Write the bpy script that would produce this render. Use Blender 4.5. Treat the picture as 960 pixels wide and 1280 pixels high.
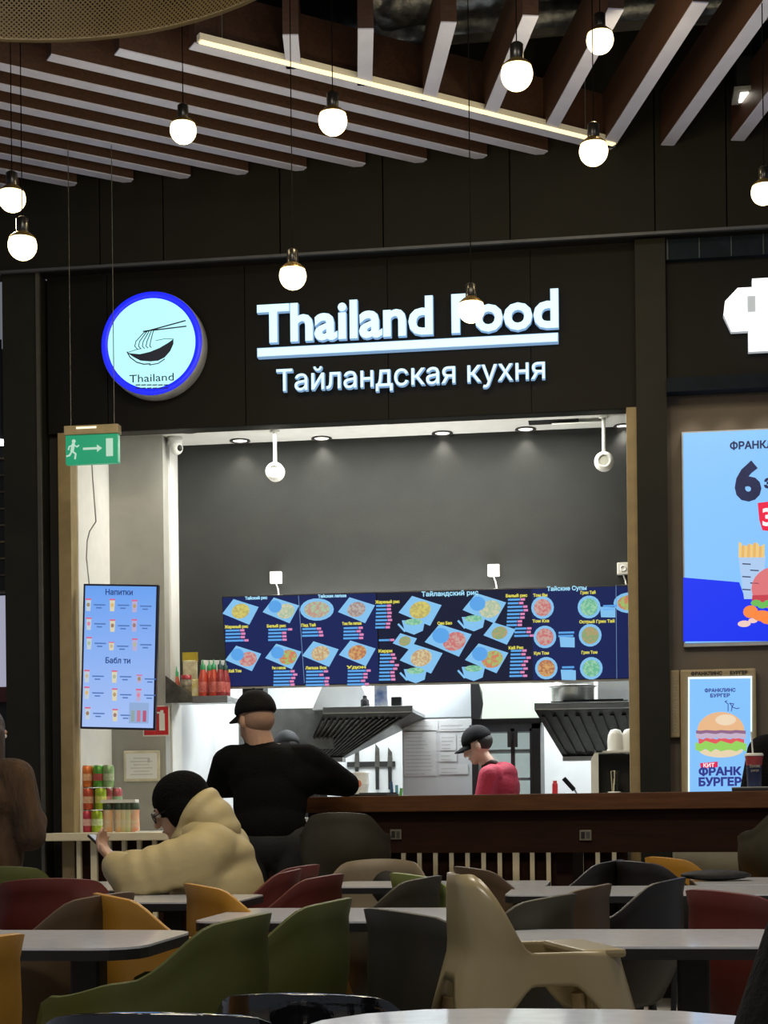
import bpy, bmesh, math, random
import numpy as np
from mathutils.geometry import delaunay_2d_cdt
from mathutils import Vector, Matrix, Euler
random.seed(7)
for o in list(bpy.data.objects): bpy.data.objects.remove(o)
SC = bpy.context.scene
COL = SC.collection
R = math.radians
# ------------------------------------------------------------------ camera
F = 2000.; H = 1.03; YAW = R(8); ROLL = .0107; CX, CY = 480., 1015.
cam = bpy.data.cameras.new('camera'); cam.sensor_fit = 'AUTO'; cam.sensor_width = 36
cam.lens = F/1280*36; cam.shift_y = (CY-640)/1280; cam.clip_end = 200
co = bpy.data.objects.new('camera', cam); COL.objects.link(co)
co.location = (0, 0, H); co.rotation_euler = (math.pi/2, ROLL, YAW)
SC.camera = co
# ------------------------------------------------------------------ world, exposure
W = bpy.data.worlds.new('world'); SC.world = W; W.use_nodes = True
bg = W.node_tree.nodes['Background']; bg.inputs[0].default_value = (.80, .86, 1.0, 1); bg.inputs[1].default_value = .17
vs = SC.view_settings
vs.view_transform = 'Standard'; vs.look = 'None'; vs.gamma = 1; vs.use_curve_mapping = False; vs.exposure = 0.0

def area(name, loc, size, power, col=(1, 1, 1), rot=(0, 0, 0), sy=None, spread=None):
    l = bpy.data.lights.new(name, 'AREA'); l.energy = power; l.color = col; l.size = size
    if sy: l.shape = 'RECTANGLE'; l.size_y = sy
    if spread: l.spread = spread
    o = bpy.data.objects.new(name, l); o.location = loc; o.rotation_euler = rot; COL.objects.link(o); return o
# stall and kitchen ceiling panels, and unseen fill lamps added above the food court
area('stall_light', (-1.3, 9.45, 3.35), 2.4, 42, (1, .97, .88), sy=.25)
area('added_ceiling_fill', (-1.25, 9.745, 2.20), 1.8, 17, (1, .98, .92), rot=(R(180), 0, 0), sy=.05)  # added upward lamp hidden behind the menu screens to brighten the stall ceiling
area('kitchen_light', (-1.6, 11.2, 2.66), 1.0, 66, (.93, .98, 1), sy=1.0)
area('kitchen_light', (-.1, 11.2, 2.66), 1.0, 66, (.93, .98, 1), sy=1.0)
area('added_hall_fill', (-1.2, 4.2, 4.9), 1.2, 78, (1, .90, .74), sy=.6)
area('added_hall_fill', (1.2, 4.2, 4.9), 1.2, 46, (1, .90, .74), sy=.6)
area('added_hall_fill', (-1.0, .2, 4.9), 1.2, 88, (1, .93, .82), sy=.6)

# ------------------------------------------------------------------ pixel ray to a point on a real plane
def ray(x, y):
    u = x-CX; v = CY-y; c, s = math.cos(ROLL), math.sin(ROLL)
    a = u*c+v*s; b = -u*s+v*c; cs, sn = math.cos(YAW), math.sin(YAW)
    return (a/F*cs-sn, cs+a/F*sn, b/F)
def PY(x, y, Y):
    d = ray(x, y); t = Y/d[1]; return Vector((d[0]*t, Y, H+d[2]*t))
def PZ(x, y, z):
    d = ray(x, y); t = (z-H)/d[2]; return Vector((d[0]*t, d[1]*t, z))
def PD(x, y, D):
    d = ray(x, y); return Vector((d[0]*D, d[1]*D, H+d[2]*D))

# ------------------------------------------------------------------ materials
MATS = {}
def mat(name, col=(.5, .5, .5), rough=.5, metal=0., emit=None, es=1., var=.12, scale=14., bump=0., bscale=120., alpha=None, trans=0., coat=0., spec=.5, kind='noise', col2=None, stretch=(1, 1, 1)):
    if name in MATS: return MATS[name]
    m = bpy.data.materials.new(name); m.use_nodes = True; MATS[name] = m
    n = m.node_tree.nodes; l = m.node_tree.links; p = n['Principled BSDF']
    p.inputs['Roughness'].default_value = rough; p.inputs['Metallic'].default_value = metal
    p.inputs['Specular IOR Level'].default_value = spec
    p.inputs['Coat Weight'].default_value = coat; p.inputs['Transmission Weight'].default_value = trans
    tc = n.new('ShaderNodeTexCoord'); mp = n.new('ShaderNodeMapping'); l.new(tc.outputs['Object'], mp.inputs[0])
    mp.inputs['Scale'].default_value = stretch
    t = n.new('ShaderNodeTexNoise'); t.inputs['Scale'].default_value = scale; t.inputs['Detail'].default_value = 4
    l.new(mp.outputs[0], t.inputs['Vector'])
    rp = n.new('ShaderNodeValToRGB'); l.new(t.outputs['Fac'], rp.inputs[0])
    c2 = col2 if col2 else tuple(c*(1-var*2) for c in col)
    rp.color_ramp.elements[0].position = .3; rp.color_ramp.elements[1].position = .7
    rp.color_ramp.elements[0].color = (*c2, 1); rp.color_ramp.elements[1].color = (*col, 1)
    l.new(rp.outputs[0], p.inputs['Base Color'])
    if emit is not None:
        p.inputs['Emission Color'].default_value = (*emit, 1); p.inputs['Emission Strength'].default_value = es
    if bump:
        t2 = n.new('ShaderNodeTexNoise'); t2.inputs['Scale'].default_value = bscale; t2.inputs['Detail'].default_value = 3
        l.new(mp.outputs[0], t2.inputs['Vector'])
        b = n.new('ShaderNodeBump'); b.inputs['Strength'].default_value = bump; b.inputs['Distance'].default_value = .01
        l.new(t2.outputs['Fac'], b.inputs['Height']); l.new(b.outputs[0], p.inputs['Normal'])
    if alpha is not None: p.inputs['Alpha'].default_value = alpha
    return m
def glow(name, col, es=1.0):
    return mat(name, tuple(c*.3 for c in col), .4, emit=col, es=es, var=.02)

M_black = mat('matte_black', (.012, .012, .011), .55, bump=.1)
M_fascia = mat('fascia_panel', (.0045, .0045, .0040), .6, var=.15, scale=3, bump=.05, spec=.2)
M_upper = mat('upper_panel', (.0105, .0105, .0080), .65, var=.12, scale=2.5, bump=.06, spec=.2)
M_pillar = mat('pillar_paint', (.0135, .0140, .0105), .6, var=.15, scale=6, spec=.25)
M_trim = mat('beige_trim', (.34, .26, .13), .5, var=.1)
M_white = mat('white_paint', (.80, .81, .78), .6, var=.03)
M_grey = mat('grey_paint', (.36, .36, .33), .7, var=.05, scale=8, bump=.08)
M_dark = mat('dark_grey_paint', (.021, .0235, .0225), .75, var=.1, scale=8, bump=.15, bscale=200)
M_tile = mat('white_kitchen_wall', (.72, .74, .74), .35, var=.05, scale=5)
M_taupe = mat('taupe_wall', (.16, .135, .11), .75, var=.08, scale=6)
M_floor = mat('floor_tile', (.52, .48, .41), .35, var=.1, scale=3, bump=.04)
M_plenum = mat('plenum_black', (.010, .010, .010), .9)
M_wood = mat('brown_slat_wood', (.062, .030, .021), .5, col2=(.036, .018, .013), scale=6, stretch=(1, 14, 14), bump=.1)
M_sheen = mat('slat_sheen_paint', (.52, .56, .80), .30, col2=(.46, .50, .72), scale=8)  # pale blue imitates sign light reflected in the slat undersides
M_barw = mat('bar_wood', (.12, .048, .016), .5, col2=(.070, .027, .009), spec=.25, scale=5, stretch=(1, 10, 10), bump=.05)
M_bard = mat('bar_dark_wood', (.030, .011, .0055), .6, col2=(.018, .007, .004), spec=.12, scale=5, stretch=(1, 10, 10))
M_steel = mat('stainless_steel', (.50, .50, .48), .32, metal=.9, var=.1, scale=10, stretch=(1, 1, 8))
M_dsteel = mat('grimy_steel', (.16, .155, .14), .45, metal=.7, var=.25, scale=18)
M_table = mat('grey_laminate', (.80, .82, .88), .12, var=.05, scale=30, spec=.9)
M_tedge = mat('table_edge_black', (.014, .013, .013), .5)
M_wpl = mat('white_plastic', (.78, .79, .75), .4, var=.02)
M_skin = mat('skin', (.56, .33, .22), .55, var=.08, scale=20)
M_skin2 = mat('skin_light', (.66, .42, .31), .55, var=.08, scale=20)
M_navy = mat('navy_strip', (.008, .014, .026), .7, var=.2, spec=.15)
M_paper = mat('paper', (.78, .80, .80), .8, var=.02)
M_ink = mat('ink_grey', (.58, .59, .61), .8)
M_glass = mat('door_glass', (.90, .95, .94), .02, trans=1., var=.005)
M_cream = mat('cream_counter', (.80, .74, .56), .4, var=.03)

# ------------------------------------------------------------------ mesh helpers
class MB:
    def __init__(s): s.v = []; s.f = []; s.m = []; s.sm = []
    def add(s, vs, fs, m=0, smooth=False):
        k = len(s.v); s.v += [tuple(x) for x in vs]
        for f in fs: s.f.append([i+k for i in f]); s.m.append(m); s.sm.append(smooth)
        return s
    def box(s, lo, hi, m=0, rot=None, bev=0):
        lo = Vector(lo); hi = Vector(hi); c = (lo+hi)/2; h = (hi-lo)/2
        if bev and min(abs(x) for x in h) > bev*1.01:
            b = bmesh.new(); bmesh.ops.create_cube(b, size=2)
            for v in b.verts: v.co = Vector((v.co.x*h.x, v.co.y*h.y, v.co.z*h.z))
            bmesh.ops.bevel(b, geom=b.edges[:], offset=bev, segments=2, affect='EDGES', profile=.6)
            b.verts.index_update(); vs = [v.co.copy() for v in b.verts]; fs = [[v.index for v in f.verts] for f in b.faces]; b.free()
        else:
            vs = [Vector((h.x*a, h.y*bb, h.z*cc)) for a in (-1, 1) for bb in (-1, 1) for cc in (-1, 1)]
            fs = [(0, 1, 3, 2), (4, 6, 7, 5), (0, 4, 5, 1), (2, 3, 7, 6), (0, 2, 6, 4), (1, 5, 7, 3)]
        if rot is not None: vs = [rot @ v for v in vs]
        return s.add([v+c for v in vs], fs, m)
    def tube(s, p0, p1, r0, r1=None, n=12, m=0, cap=True):
        p0 = Vector(p0); p1 = Vector(p1); r1 = r0 if r1 is None else r1
        d = (p1-p0).normalized(); a = d.orthogonal().normalized(); b = d.cross(a)
        vs = []
        for p, r in ((p0, r0), (p1, r1)):
            for i in range(n):
                t = 2*math.pi*i/n; vs.append(p+a*r*math.cos(t)+b*r*math.sin(t))
        s.add(vs, [(i, (i+1) % n, n+(i+1) % n, n+i) for i in range(n)], m, True)
        if cap: s.add(vs, [list(range(n))[::-1], list(range(n, 2*n))], m)
        return s
    def path(s, pts, r, n=8, m=0):
        for a, b in zip(pts[:-1], pts[1:]): s.tube(a, b, r, r, n, m)
        return s
    def lathe(s, prof, c=(0, 0, 0), n=24, m=0, axis='z', smooth=True):
        c = Vector(c); vs = []
        for r, z in prof:
            for i in range(n):
                t = 2*math.pi*i/n
                q = Vector((r*math.cos(t), r*math.sin(t), z))
                if axis == 'y': q = Vector((q.x, -q.z, q.y))
                vs.append(c+q)
        fs = []
        for j in range(len(prof)-1):
            for i in range(n): fs.append((j*n+i, j*n+(i+1) % n, (j+1)*n+(i+1) % n, (j+1)*n+i))
        s.add(vs, fs, m, smooth)
        if prof[0][0] > 1e-5: s.add(vs[:n], [list(range(n))[::-1]], m)
        if prof[-1][0] > 1e-5: s.add(vs[-n:], [list(range(n))], m)
        return s
    def prism(s, poly, y0, y1, m=0):   # poly in (x,z), thickness in y
        n = len(poly); vs = [(x, y0, z) for x, z in poly]+[(x, y1, z) for x, z in poly]
        s.add(vs, [list(range(n)), list(range(n, 2*n))[::-1]]+[(i, n+i, n+(i+1) % n, (i+1) % n) for i in range(n)], m)
        return s
    def ball(s, c, r, n=14, m=0):
        c = Vector(c); r = r if isinstance(r, (tuple, list)) else (r, r, r); k = n//2+1; vs = []; fs = []
        for j in range(k+1):
            th = math.pi*j/k
            for i in range(n):
                t = 2*math.pi*i/n
                vs.append(c+Vector((r[0]*math.sin(th)*math.cos(t), r[1]*math.sin(th)*math.sin(t), -r[2]*math.cos(th))))
        for j in range(k):
            for i in range(n): fs.append((j*n+i, j*n+(i+1) % n, (j+1)*n+(i+1) % n, (j+1)*n+i))
        return s.add(vs, fs, m, True)
    def mesh(s, name):
        me = bpy.data.meshes.new(name); me.from_pydata(s.v, [], s.f); me.update()
        b = bmesh.new(); b.from_mesh(me); bmesh.ops.remove_doubles(b, verts=b.verts, dist=1e-6); bmesh.ops.dissolve_degenerate(b, edges=b.edges, dist=1e-7) if False else None
        bmesh.ops.recalc_face_normals(b, faces=b.faces); b.to_mesh(me); b.free()
        return me
    def build(s, name, mats, parent=None):
        me = bpy.data.meshes.new(name); me.from_pydata(s.v, [], s.f)
        mats = mats if isinstance(mats, (list, tuple)) else [mats]
        for m in mats: me.materials.append(m)
        me.polygons.foreach_set('material_index', s.m); me.polygons.foreach_set('use_smooth', s.sm)
        b = bmesh.new(); b.from_mesh(me); bmesh.ops.recalc_face_normals(b, faces=b.faces); b.to_mesh(me); b.free()
        o_ = link(name, me, parent)
        if name in ('print_lines', 'dashes', 'cup_print', 'pictogram'): o_['kind'] = 'stuff'
        return o_
def link(name, me, parent=None):
    o = bpy.data.objects.new(name, me); COL.objects.link(o)
    if parent: o.parent = parent
    return o
def tag(o, label, cat, group=None, kind=None):
    o['label'] = label; o['category'] = cat
    if group: o['group'] = group
    if kind: o['kind'] = kind
    return o
def thing(name, label, cat, loc=(0, 0, 0), rz=0, group=None):
    o = bpy.data.objects.new(name, None); COL.objects.link(o); o.location = loc; o.rotation_euler = (0, 0, rz); o.empty_display_size = .1
    return tag(o, label, cat, group)
def struct(o, label=None):
    o['kind'] = 'structure'
    if label: o['label'] = label
    return o
def bx(name, lo, hi, m, parent=None, bev=0): return MB().box(lo, hi, bev=bev).build(name, m, parent)
def copy_tree(o, parent=None):
    c = o.copy(); COL.objects.link(c); c.parent = parent
    for ch in o.children: copy_tree(ch, c)
    return c
def baked(o):      # evaluate modifiers into a plain mesh
    bpy.context.view_layer.update()
    dg = bpy.context.evaluated_depsgraph_get(); me = bpy.data.meshes.new_from_object(o.evaluated_get(dg))
    old = o.data; o.modifiers.clear(); o.data = me
    if old.users == 0: bpy.data.meshes.remove(old)
    return o
def glyphs(body, size, bold, align):
    """outline contours of the text, thickened by bold, filled by the nonzero winding rule"""
    cu = bpy.data.curves.new('text', 'FONT'); cu.body = body; cu.size = size; cu.align_x = align; cu.align_y = 'BOTTOM_BASELINE'; cu.resolution_u = 3; cu.fill_mode = 'NONE'
    o = bpy.data.objects.new('text', cu); COL.objects.link(o); bpy.context.view_layer.update()
    me = bpy.data.meshes.new_from_object(o.evaluated_get(bpy.context.evaluated_depsgraph_get()))
    bpy.data.objects.remove(o); bpy.data.curves.remove(cu)
    P = [Vector(v.co.xy) for v in me.vertices]; nxt = {e.vertices[0]: e.vertices[1] for e in me.edges}; prv = {b: a for a, b in nxt.items()}
    bpy.data.meshes.remove(me)
    if sum(P[a].x*P[b].y-P[b].x*P[a].y for a, b in nxt.items()) > 0: bold = -bold      # contour direction differs between fonts
    Q = []
    for k, p in enumerate(P):
        if bold and k in nxt and k in prv:
            d0 = (p-P[prv[k]]).normalized(); d1 = (P[nxt[k]]-p).normalized(); n0 = Vector((-d0.y, d0.x)); n1 = Vector((-d1.y, d1.x)); m = n0+n1
            m = m.normalized() if m.length > 1e-6 else n0
            Q.append(p+m*bold/max(.5, m.dot(n0)))
        else: Q.append(p)
    E_ = list(nxt.items())
    vs, es, fs, *_ = delaunay_2d_cdt(Q, E_, [], 0, size*1e-5)
    V = np.array([v[:] for v in vs]); A = np.array([Q[a][:] for a, b in E_]); B = np.array([Q[b][:] for a, b in E_])
    keep = []
    C = np.array([V[list(f)].mean(0) for f in fs])
    for f, c in zip(fs, C):
        up = (A[:, 1] <= c[1]) & (B[:, 1] > c[1]); dn = (A[:, 1] > c[1]) & (B[:, 1] <= c[1])
        s = (B[:, 0]-A[:, 0])*(c[1]-A[:, 1])-(c[0]-A[:, 0])*(B[:, 1]-A[:, 1])
        if int((up & (s > 0)).sum())-int((dn & (s < 0)).sum()): keep.append(list(f))
    return V, keep
def text(name, body, size, m, parent, loc, ext=.002, bold=0., rot=(math.pi/2, 0, 0), align='CENTER', sx=1., width=None):
    V, fs = glyphs(body, size, bold, align)
    w = V[:, 0].max()-V[:, 0].min()
    if width: sx = width/w
    c0 = (V[:, 0].max()+V[:, 0].min())/2 if align == 'CENTER' else 0
    n = len(V); rm = Euler(rot).to_matrix(); L = Vector(loc)
    co = [rm @ Vector(((v[0]-c0)*sx, v[1], ext))+L for v in V]+[rm @ Vector(((v[0]-c0)*sx, v[1], -ext))+L for v in V]
    cnt = {}
    for f in fs:
        for a, b in zip(f, f[1:]+f[:1]): cnt[(a, b)] = 1
    sides = [(a, b, b+n, a+n) for a, b in cnt if (b, a) not in cnt]
    used = sorted({i for f in fs for i in f}); used += [i+n for i in used]; mp = {k: i for i, k in enumerate(used)}
    faces = [[mp[i] for i in f] for f in fs]+[[mp[i+n] for i in f[::-1]] for f in fs]+[[mp[i] for i in f] for f in sides]
    me = bpy.data.meshes.new(name); me.from_pydata([co[k] for k in used], [], faces); me.materials.append(m)
    b = bmesh.new(); b.from_mesh(me); bmesh.ops.recalc_face_normals(b, faces=b.faces); b.to_mesh(me); b.free()
    return link(name, me, parent)

# ================================================================== STRUCTURE
YW = 8.9
struct(bx('floor', (-6, -3, -.1), (4, 13, 0), M_floor))
ceil = struct(bx('ceiling', (-6, -3, 5.5), (4, 9, 5.6), M_plenum))
# upper band of dark panels above the stalls
ub = struct(bx('wall_upper', (-6, 8.80, 4.15), (4, 8.95, 5.5), M_black))
xs = [-6, -4.4, -3.55, -2.82, -2.45, -1.78, -1.2, -.50, .28, .66, 1.5, 2.6, 4]
for a, b in zip(xs[:-1], xs[1:]): bx('panel', (a+.003, 8.75, 4.14), (b-.003, 8.80, 5.5), M_upper, ub, .003)
struct(bx('trim_1', (-6, 8.735, 4.125), (4, 8.76, 4.14), mat('trim_metal', (.10, .11, .13), .45, metal=.5)))
# sign fascia
fa = struct(bx('wall_fascia', (-3.19, YW+.02, 3.235), (.33, YW+.12, 4.2), M_black))
for a, b in zip([-3.19, -2.83, -2.02, -1.2, -.4, .20], [-2.83, -2.02, -1.2, -.4, .20, .33]):
    bx('panel', (a+.002, YW, 3.235), (b-.002, YW+.02, 4.14), M_fascia, fa, .002)
# left pillar, black recess, beige jamb
struct(bx('wall_pillar_left', (-3.42, 8.80, 0), (-3.205, 9.3, 4.14), M_pillar))
struct(bx('trim_2', (-3.215, 8.785, 0), (-3.195, 8.81, 4.14), mat('pillar_edge', (.07, .07, .062), .4)))
struct(bx('wall_recess_left', (-3.20, 8.95, 0), (-3.125, 9.3, 4.14), M_black))
struct(bx('trim_3', (-3.125, 8.88, .0), (-3.052, 8.99, 3.235), M_trim))
# right pillar and jamb
struct(bx('wall_pillar_right', (.172, 8.84, 0), (.335, 9.3, 4.14), M_pillar))
struct(bx('trim_4', (.118, 8.88, 0), (.172, 9.0, 3.235), M_trim))
# stall interior: side wall, grey panel, dark bulkhead
struct(bx('wall_stall_left', (-3.14, 8.99, 0), (-3.045, 9.6, 3.4), M_white))
struct(bx('wall_grey_panel', (-3.10, 9.58, 0), (-2.70, 9.70, 3.4), M_grey))
struct(bx('wall_stall_return', (-2.78, 9.70, 0), (-2.69, 9.92, 3.4), M_white))
struct(bx('wall_bulkhead', (-2.69, 9.89, 1.86), (1.6, 10.0, 3.4), M_dark))
struct(bx('wall_stall_right', (.9, 9.0, 0), (1.0, 9.89, 3.4), M_grey))
sc = struct(bx('ceiling_stall', (-3.14, 8.93, 3.37), (1.0, 9.95, 3.45), M_white))
# kitchen behind the bulkhead
struct(bx('wall_kitchen_left', (-2.85, 9.92, 0), (-2.75, 12.5, 2.8), M_tile))
struct(bx('wall_kitchen_back', (-2.85, 12.4, 0), (1.7, 12.5, 2.8), M_tile))
struct(bx('wall_kitchen_right', (1.6, 9.89, 0), (1.7, 12.5, 2.8), M_tile))
struct(bx('ceiling_kitchen', (-2.85, 10.0, 2.7), (1.7, 12.5, 2.8), M_white))
# neighbouring stall on the right
struct(bx('wall_right_stall', (.335, 8.97, 0), (4, 9.07, 3.45), M_taupe))
struct(bx('wall_right_fascia', (.335, 8.90, 3.36), (4, 8.97, 4.14), M_fascia))
aw = struct(bx('trim_5', (.335, 8.80, 3.29), (4, 8.90, 3.365), M_navy))
gl = struct(bx('trim_6', (.34, 8.85, 4.02), (4, 8.90, 4.13), M_navy))
for i in range(9): bx('mullion', (.345+i*.17, 8.843, 4.02), (.352+i*.17, 8.85, 4.13), mat('navy_mullion', (.03, .045, .06), .4), gl)
for i in range(7):
    x = .47+i*.20
    l = bpy.data.lights.new('shelf_light', 'SPOT'); l.energy = 1.6; l.spot_size = R(95); l.spot_blend = .6; l.color = (1, .88, .72); l.shadow_soft_size = .02
    o = bpy.data.objects.new('shelf_light', l); o.location = (x, 8.88, 3.28); o.rotation_euler = (R(-8), 0, 0); COL.objects.link(o)
    if i > 3: bpy.data.objects.remove(o)
# far left neighbour
lw = struct(bx('wall_left_stall', (-6, 10.2, 0), (-3.42, 10.3, 4.14), M_black))

# ---- ceiling slats (children of the ceiling)
ZB = 4.60; HB = .27; WB = .068
def slat(p, q, w=WB):
    p = Vector((p[0], p[1], 0)); q = Vector((q[0], q[1], 0)); d = (q-p).normalized(); n = Vector((-d.y, d.x, 0))*w/2
    def prism4(z0, z1, k=1.0):
        c = [p+n*k, p-n*k, q-n*k, q+n*k]
        return MB().add([(a.x, a.y, z0) for a in c]+[(a.x, a.y, z1) for a in c], [(0, 1, 2, 3), (4, 5, 6, 7), (0, 1, 5, 4), (1, 2, 6, 5), (2, 3, 7, 6), (3, 0, 4, 7)])
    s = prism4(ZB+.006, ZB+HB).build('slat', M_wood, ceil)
    prism4(ZB, ZB+.006).build('edge_or_sheen_band', M_sheen, s)  # underside strip with the reflected sign light put into its colour
    return s
ta = math.tan(R(37.8))
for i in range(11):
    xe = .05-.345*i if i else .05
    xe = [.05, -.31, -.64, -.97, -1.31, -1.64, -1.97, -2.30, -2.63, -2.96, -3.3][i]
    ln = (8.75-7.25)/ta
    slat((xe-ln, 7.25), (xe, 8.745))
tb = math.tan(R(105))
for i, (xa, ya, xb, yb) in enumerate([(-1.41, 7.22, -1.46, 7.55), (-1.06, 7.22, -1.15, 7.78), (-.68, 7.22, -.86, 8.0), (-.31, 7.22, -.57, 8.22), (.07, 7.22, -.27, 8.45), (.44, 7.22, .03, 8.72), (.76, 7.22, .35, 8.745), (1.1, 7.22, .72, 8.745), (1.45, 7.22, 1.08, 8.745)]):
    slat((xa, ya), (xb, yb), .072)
# LED strip beside the first diagonal slat
d = Vector((math.cos(R(37.8)), math.sin(R(37.8)), 0)); n = Vector((d.y, -d.x, 0))
p0 = PZ(245, 57, ZB)-d*.01; L = 2.42
led = thing('linear_light', 'long warm glowing strip light running diagonally along the ceiling slats', 'strip light', p0+n*.05)
rz = Matrix.Rotation(R(37.8), 3, 'Z')
MB().box((0, -.018, 0), (L, .018, .03)).build('housing', M_wpl, led)
MB().box((0.01, -.016, -.006), (L-.01, .016, 0)).build('diffuser', glow('led_warm', (1, .78, .42), 1.7), led)
MB().tube((.12, 0, .03), (.12, 0, .9), .003).build('hanger_wire', M_steel, led)
MB().tube((L-.2, 0, .03), (L-.2, 0, .9), .003).build('hanger_wire', M_steel, led)
led.rotation_euler = (0, 0, R(37.8))
# ducts in the dark void above the slats
def duct(p, q, r, label):
    p = Vector(p); q = Vector(q); N = 46; prof = []
    for i in range(N+1): prof.append((r*(1+.06*(i % 2)+random.uniform(-.03, .03)), (q-p).length*i/N))
    o = MB().lathe(prof, n=18).build('flexible_duct', mat('duct_foil', (.20, .22, .25), .35, metal=.8, var=.3, scale=25, bump=.4, bscale=30))
    o.location = p; o.rotation_euler = (q-p).to_track_quat('Z', 'Y').to_euler(); tag(o, label, 'duct')
duct((-1.1, 7.95, 5.12), (.9, 7.55, 5.15), .16, 'crumpled silver duct in the dark void between the straight slats')
duct((-1.6, 8.5, 5.22), (1.2, 8.45, 5.22), .09, 'thinner silver duct close to the black upper wall panels')
tag(MB().box((-.9, 8.2, 4.98), (1.5, 8.22, 5.02)).build('cable_tray', M_steel), 'thin metal rail crossing behind the slats at upper right', 'cable tray')

# ---- counter of the stall with white slats
ct = thing('stall_counter', 'low cream serving counter with white upright slats in front of the stall', 'counter', (0, 0, 0))
bx('countertop', (-3.16, 8.70, .885), (.10, 8.875, .93), M_cream, ct, .006); bx('rear_countertop', (-3.04, 8.875, .885), (.10, 9.35, .93), M_cream, ct, .004)
bx('back_panel', (-3.04, 8.86, 0), (.10, 8.90, .885), M_bard, ct)
x = -3.0
i = 0
while x < .1:
    w = .036 if i % 9 == 1 else .024
    bx('slat', (x-w/2, 8.80, 0), (x+w/2, 8.83, .885), M_cream, ct); x += .089; i += 1
tag(bx('burger_counter', (.34, 8.55, 0), (1.05, 8.95, .83), mat('greige_counter', (.33, .31, .25), .6, var=.06)), 'plain grey beige counter block of the burger stall behind the wooden bar', 'counter')

# ================================================================== SIGNS
Mlet = glow('letter_face', (.62, .90, 1.0), 1.15); Mret = glow('letter_return', (.35, .60, .95), .55)
def islands(o):
    me = o.data; n = len(me.vertices); par = list(range(n))
    def find(a):
        while par[a] != a: par[a] = par[par[a]]; a = par[a]
        return a
    for e in me.edges:
        a, b = find(e.vertices[0]), find(e.vertices[1])
        if a != b: par[a] = b
    g = {}
    for i in range(n): g.setdefault(find(i), []).append(i)
    isl = sorted(([min(me.vertices[i].co.x for i in v), max(me.vertices[i].co.x for i in v), set(v)] for v in g.values()), key=lambda k: k[0])
    out = []
    for a, b, v in isl:      # dots and breves join the letter they stand over
        if out and min(b, out[-1][1])-max(a, out[-1][0]) > .45*min(b-a, out[-1][1]-out[-1][0]): out[-1][0] = min(a, out[-1][0]); out[-1][1] = max(b, out[-1][1]); out[-1][2] |= v
        else: out.append([a, b, v])
    return out
def split(o, name, parents=None):
    res = []; me = o.data; root = o.parent; m = me.materials[0]
    for a, b, v in islands(o):
        mp = {k: i for i, k in enumerate(sorted(v))}
        nm = bpy.data.meshes.new(name); nm.from_pydata([me.vertices[k].co[:] for k in sorted(v)], [], [[mp[k] for k in p.vertices] for p in me.polygons if p.vertices[0] in v]); nm.materials.append(m)
        par = root
        if parents: par = min(parents, key=lambda q: abs(q[0]-(a+b)/2))[1]
        res.append(((a+b)/2, link(name, nm, par)))
    bpy.data.objects.remove(o); return res
def sign_word(name, body, label, x0, y0, x1, y1, cap, ext, bold):
    a = PY(x0, y0, YW-.07); b = PY(x1, y1, YW-.07); w = b.x-a.x
    t = thing(name, label, 'sign', ((a.x+b.x)/2, YW-.045, (a.z+b.z)/2))
    ls = split(text('letter', body, cap/.73, Mret, t, (0, -.008, 0), .017, bold+.0025, width=w+.005), 'letter')
    split(text('letter_face', body, cap/.73, Mlet, t, (0, -.028, 0), .003, bold, width=w), 'letter_face', ls)
    return t
w1 = sign_word('sign_letters', 'Thailand Food', 'big glowing white channel letters reading Thailand Food on the dark fascia', 322, 428, 698, 407, .212, .02, .0075)
a = PY(322, 440, YW-.05); b = PY(697, 422, YW-.05)
un = thing('sign_underline', 'glowing pale bar underlining the Thailand Food letters', 'sign', ((a.x+b.x)/2, YW-.03, (a.z+b.z)/2))
wd = (b.x-a.x)/2
bx('bar_face', (-wd, -.022, -.022), (wd, -.018, .022), Mlet, un); bx('bar_body', (-wd-.004, -.018, -.026), (wd+.004, .03, .026), Mret, un)
sign_word('sign_letters', 'Тайландская кухня', 'smaller glowing letters reading Тайландская кухня below the underline', 346, 488, 681, 474, .122, .02, -.0005)
# round light box
c = PY(192, 432, YW-.08); RC = .297
rs = thing('round_sign', 'round blue-rimmed light box sign with a noodle bowl and the word Thailand', 'sign', (c.x, YW, c.z))
MB().lathe([(RC*.98, -.001), (RC, .01), (RC, .11), (RC*.985, .12)], axis='y', n=64).build('can', mat('sign_can', (.55, .57, .62), .4), rs)
MB().lathe([(RC*.985, .12), (RC*.985, .124), (RC*.86, .124), (RC*.86, .12)], axis='y', n=64).build('rim', glow('blue_rim', (.015, .025, .95), 1.0), rs)
MB().lathe([(RC*.86, .119), (RC*.86, .123)], axis='y', n=64).build('face', glow('sign_face', (.45, .93, 1.0), 1.05), rs)
Mi = mat('sign_ink', (.02, .03, .08), .6)
lg = MB(); yf = -.1245
def pt(x, y):   # photo pixels of the sign into its local frame
    q = PY(x, y, YW-.12); return (q.x-c.x, q.z-c.z)
def stroke(mb, pts, w, y=yf, m=0):
    for (x0, z0), (x1, z1) in zip(pts[:-1], pts[1:]):
        dx, dz = x1-x0, z1-z0; l = math.hypot(dx, dz) or 1e-6; nx, nz = -dz/l*w/2, dx/l*w/2; ex, ez = dx/l*w*.2, dz/l*w*.2
        mb.prism([(x0+nx-ex, z0+nz-ez), (x0-nx-ex, z0-nz-ez), (x1-nx+ex, z1-nz+ez), (x1+nx+ex, z1+nz+ez)], y, y+.0015, m)
for k in range(5):
    x0 = 182.5+k*2.5
    stroke(lg, [pt(x0, 413.5-k*.4), pt(x0-2-(4-k)*.8, 419), pt(x0-4-(4-k)*2.1, 427), pt(x0-5-(4-k)*2.2, 433), pt(x0-3-(4-k)*1.8, 437-k*.6)], .0045)
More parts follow.
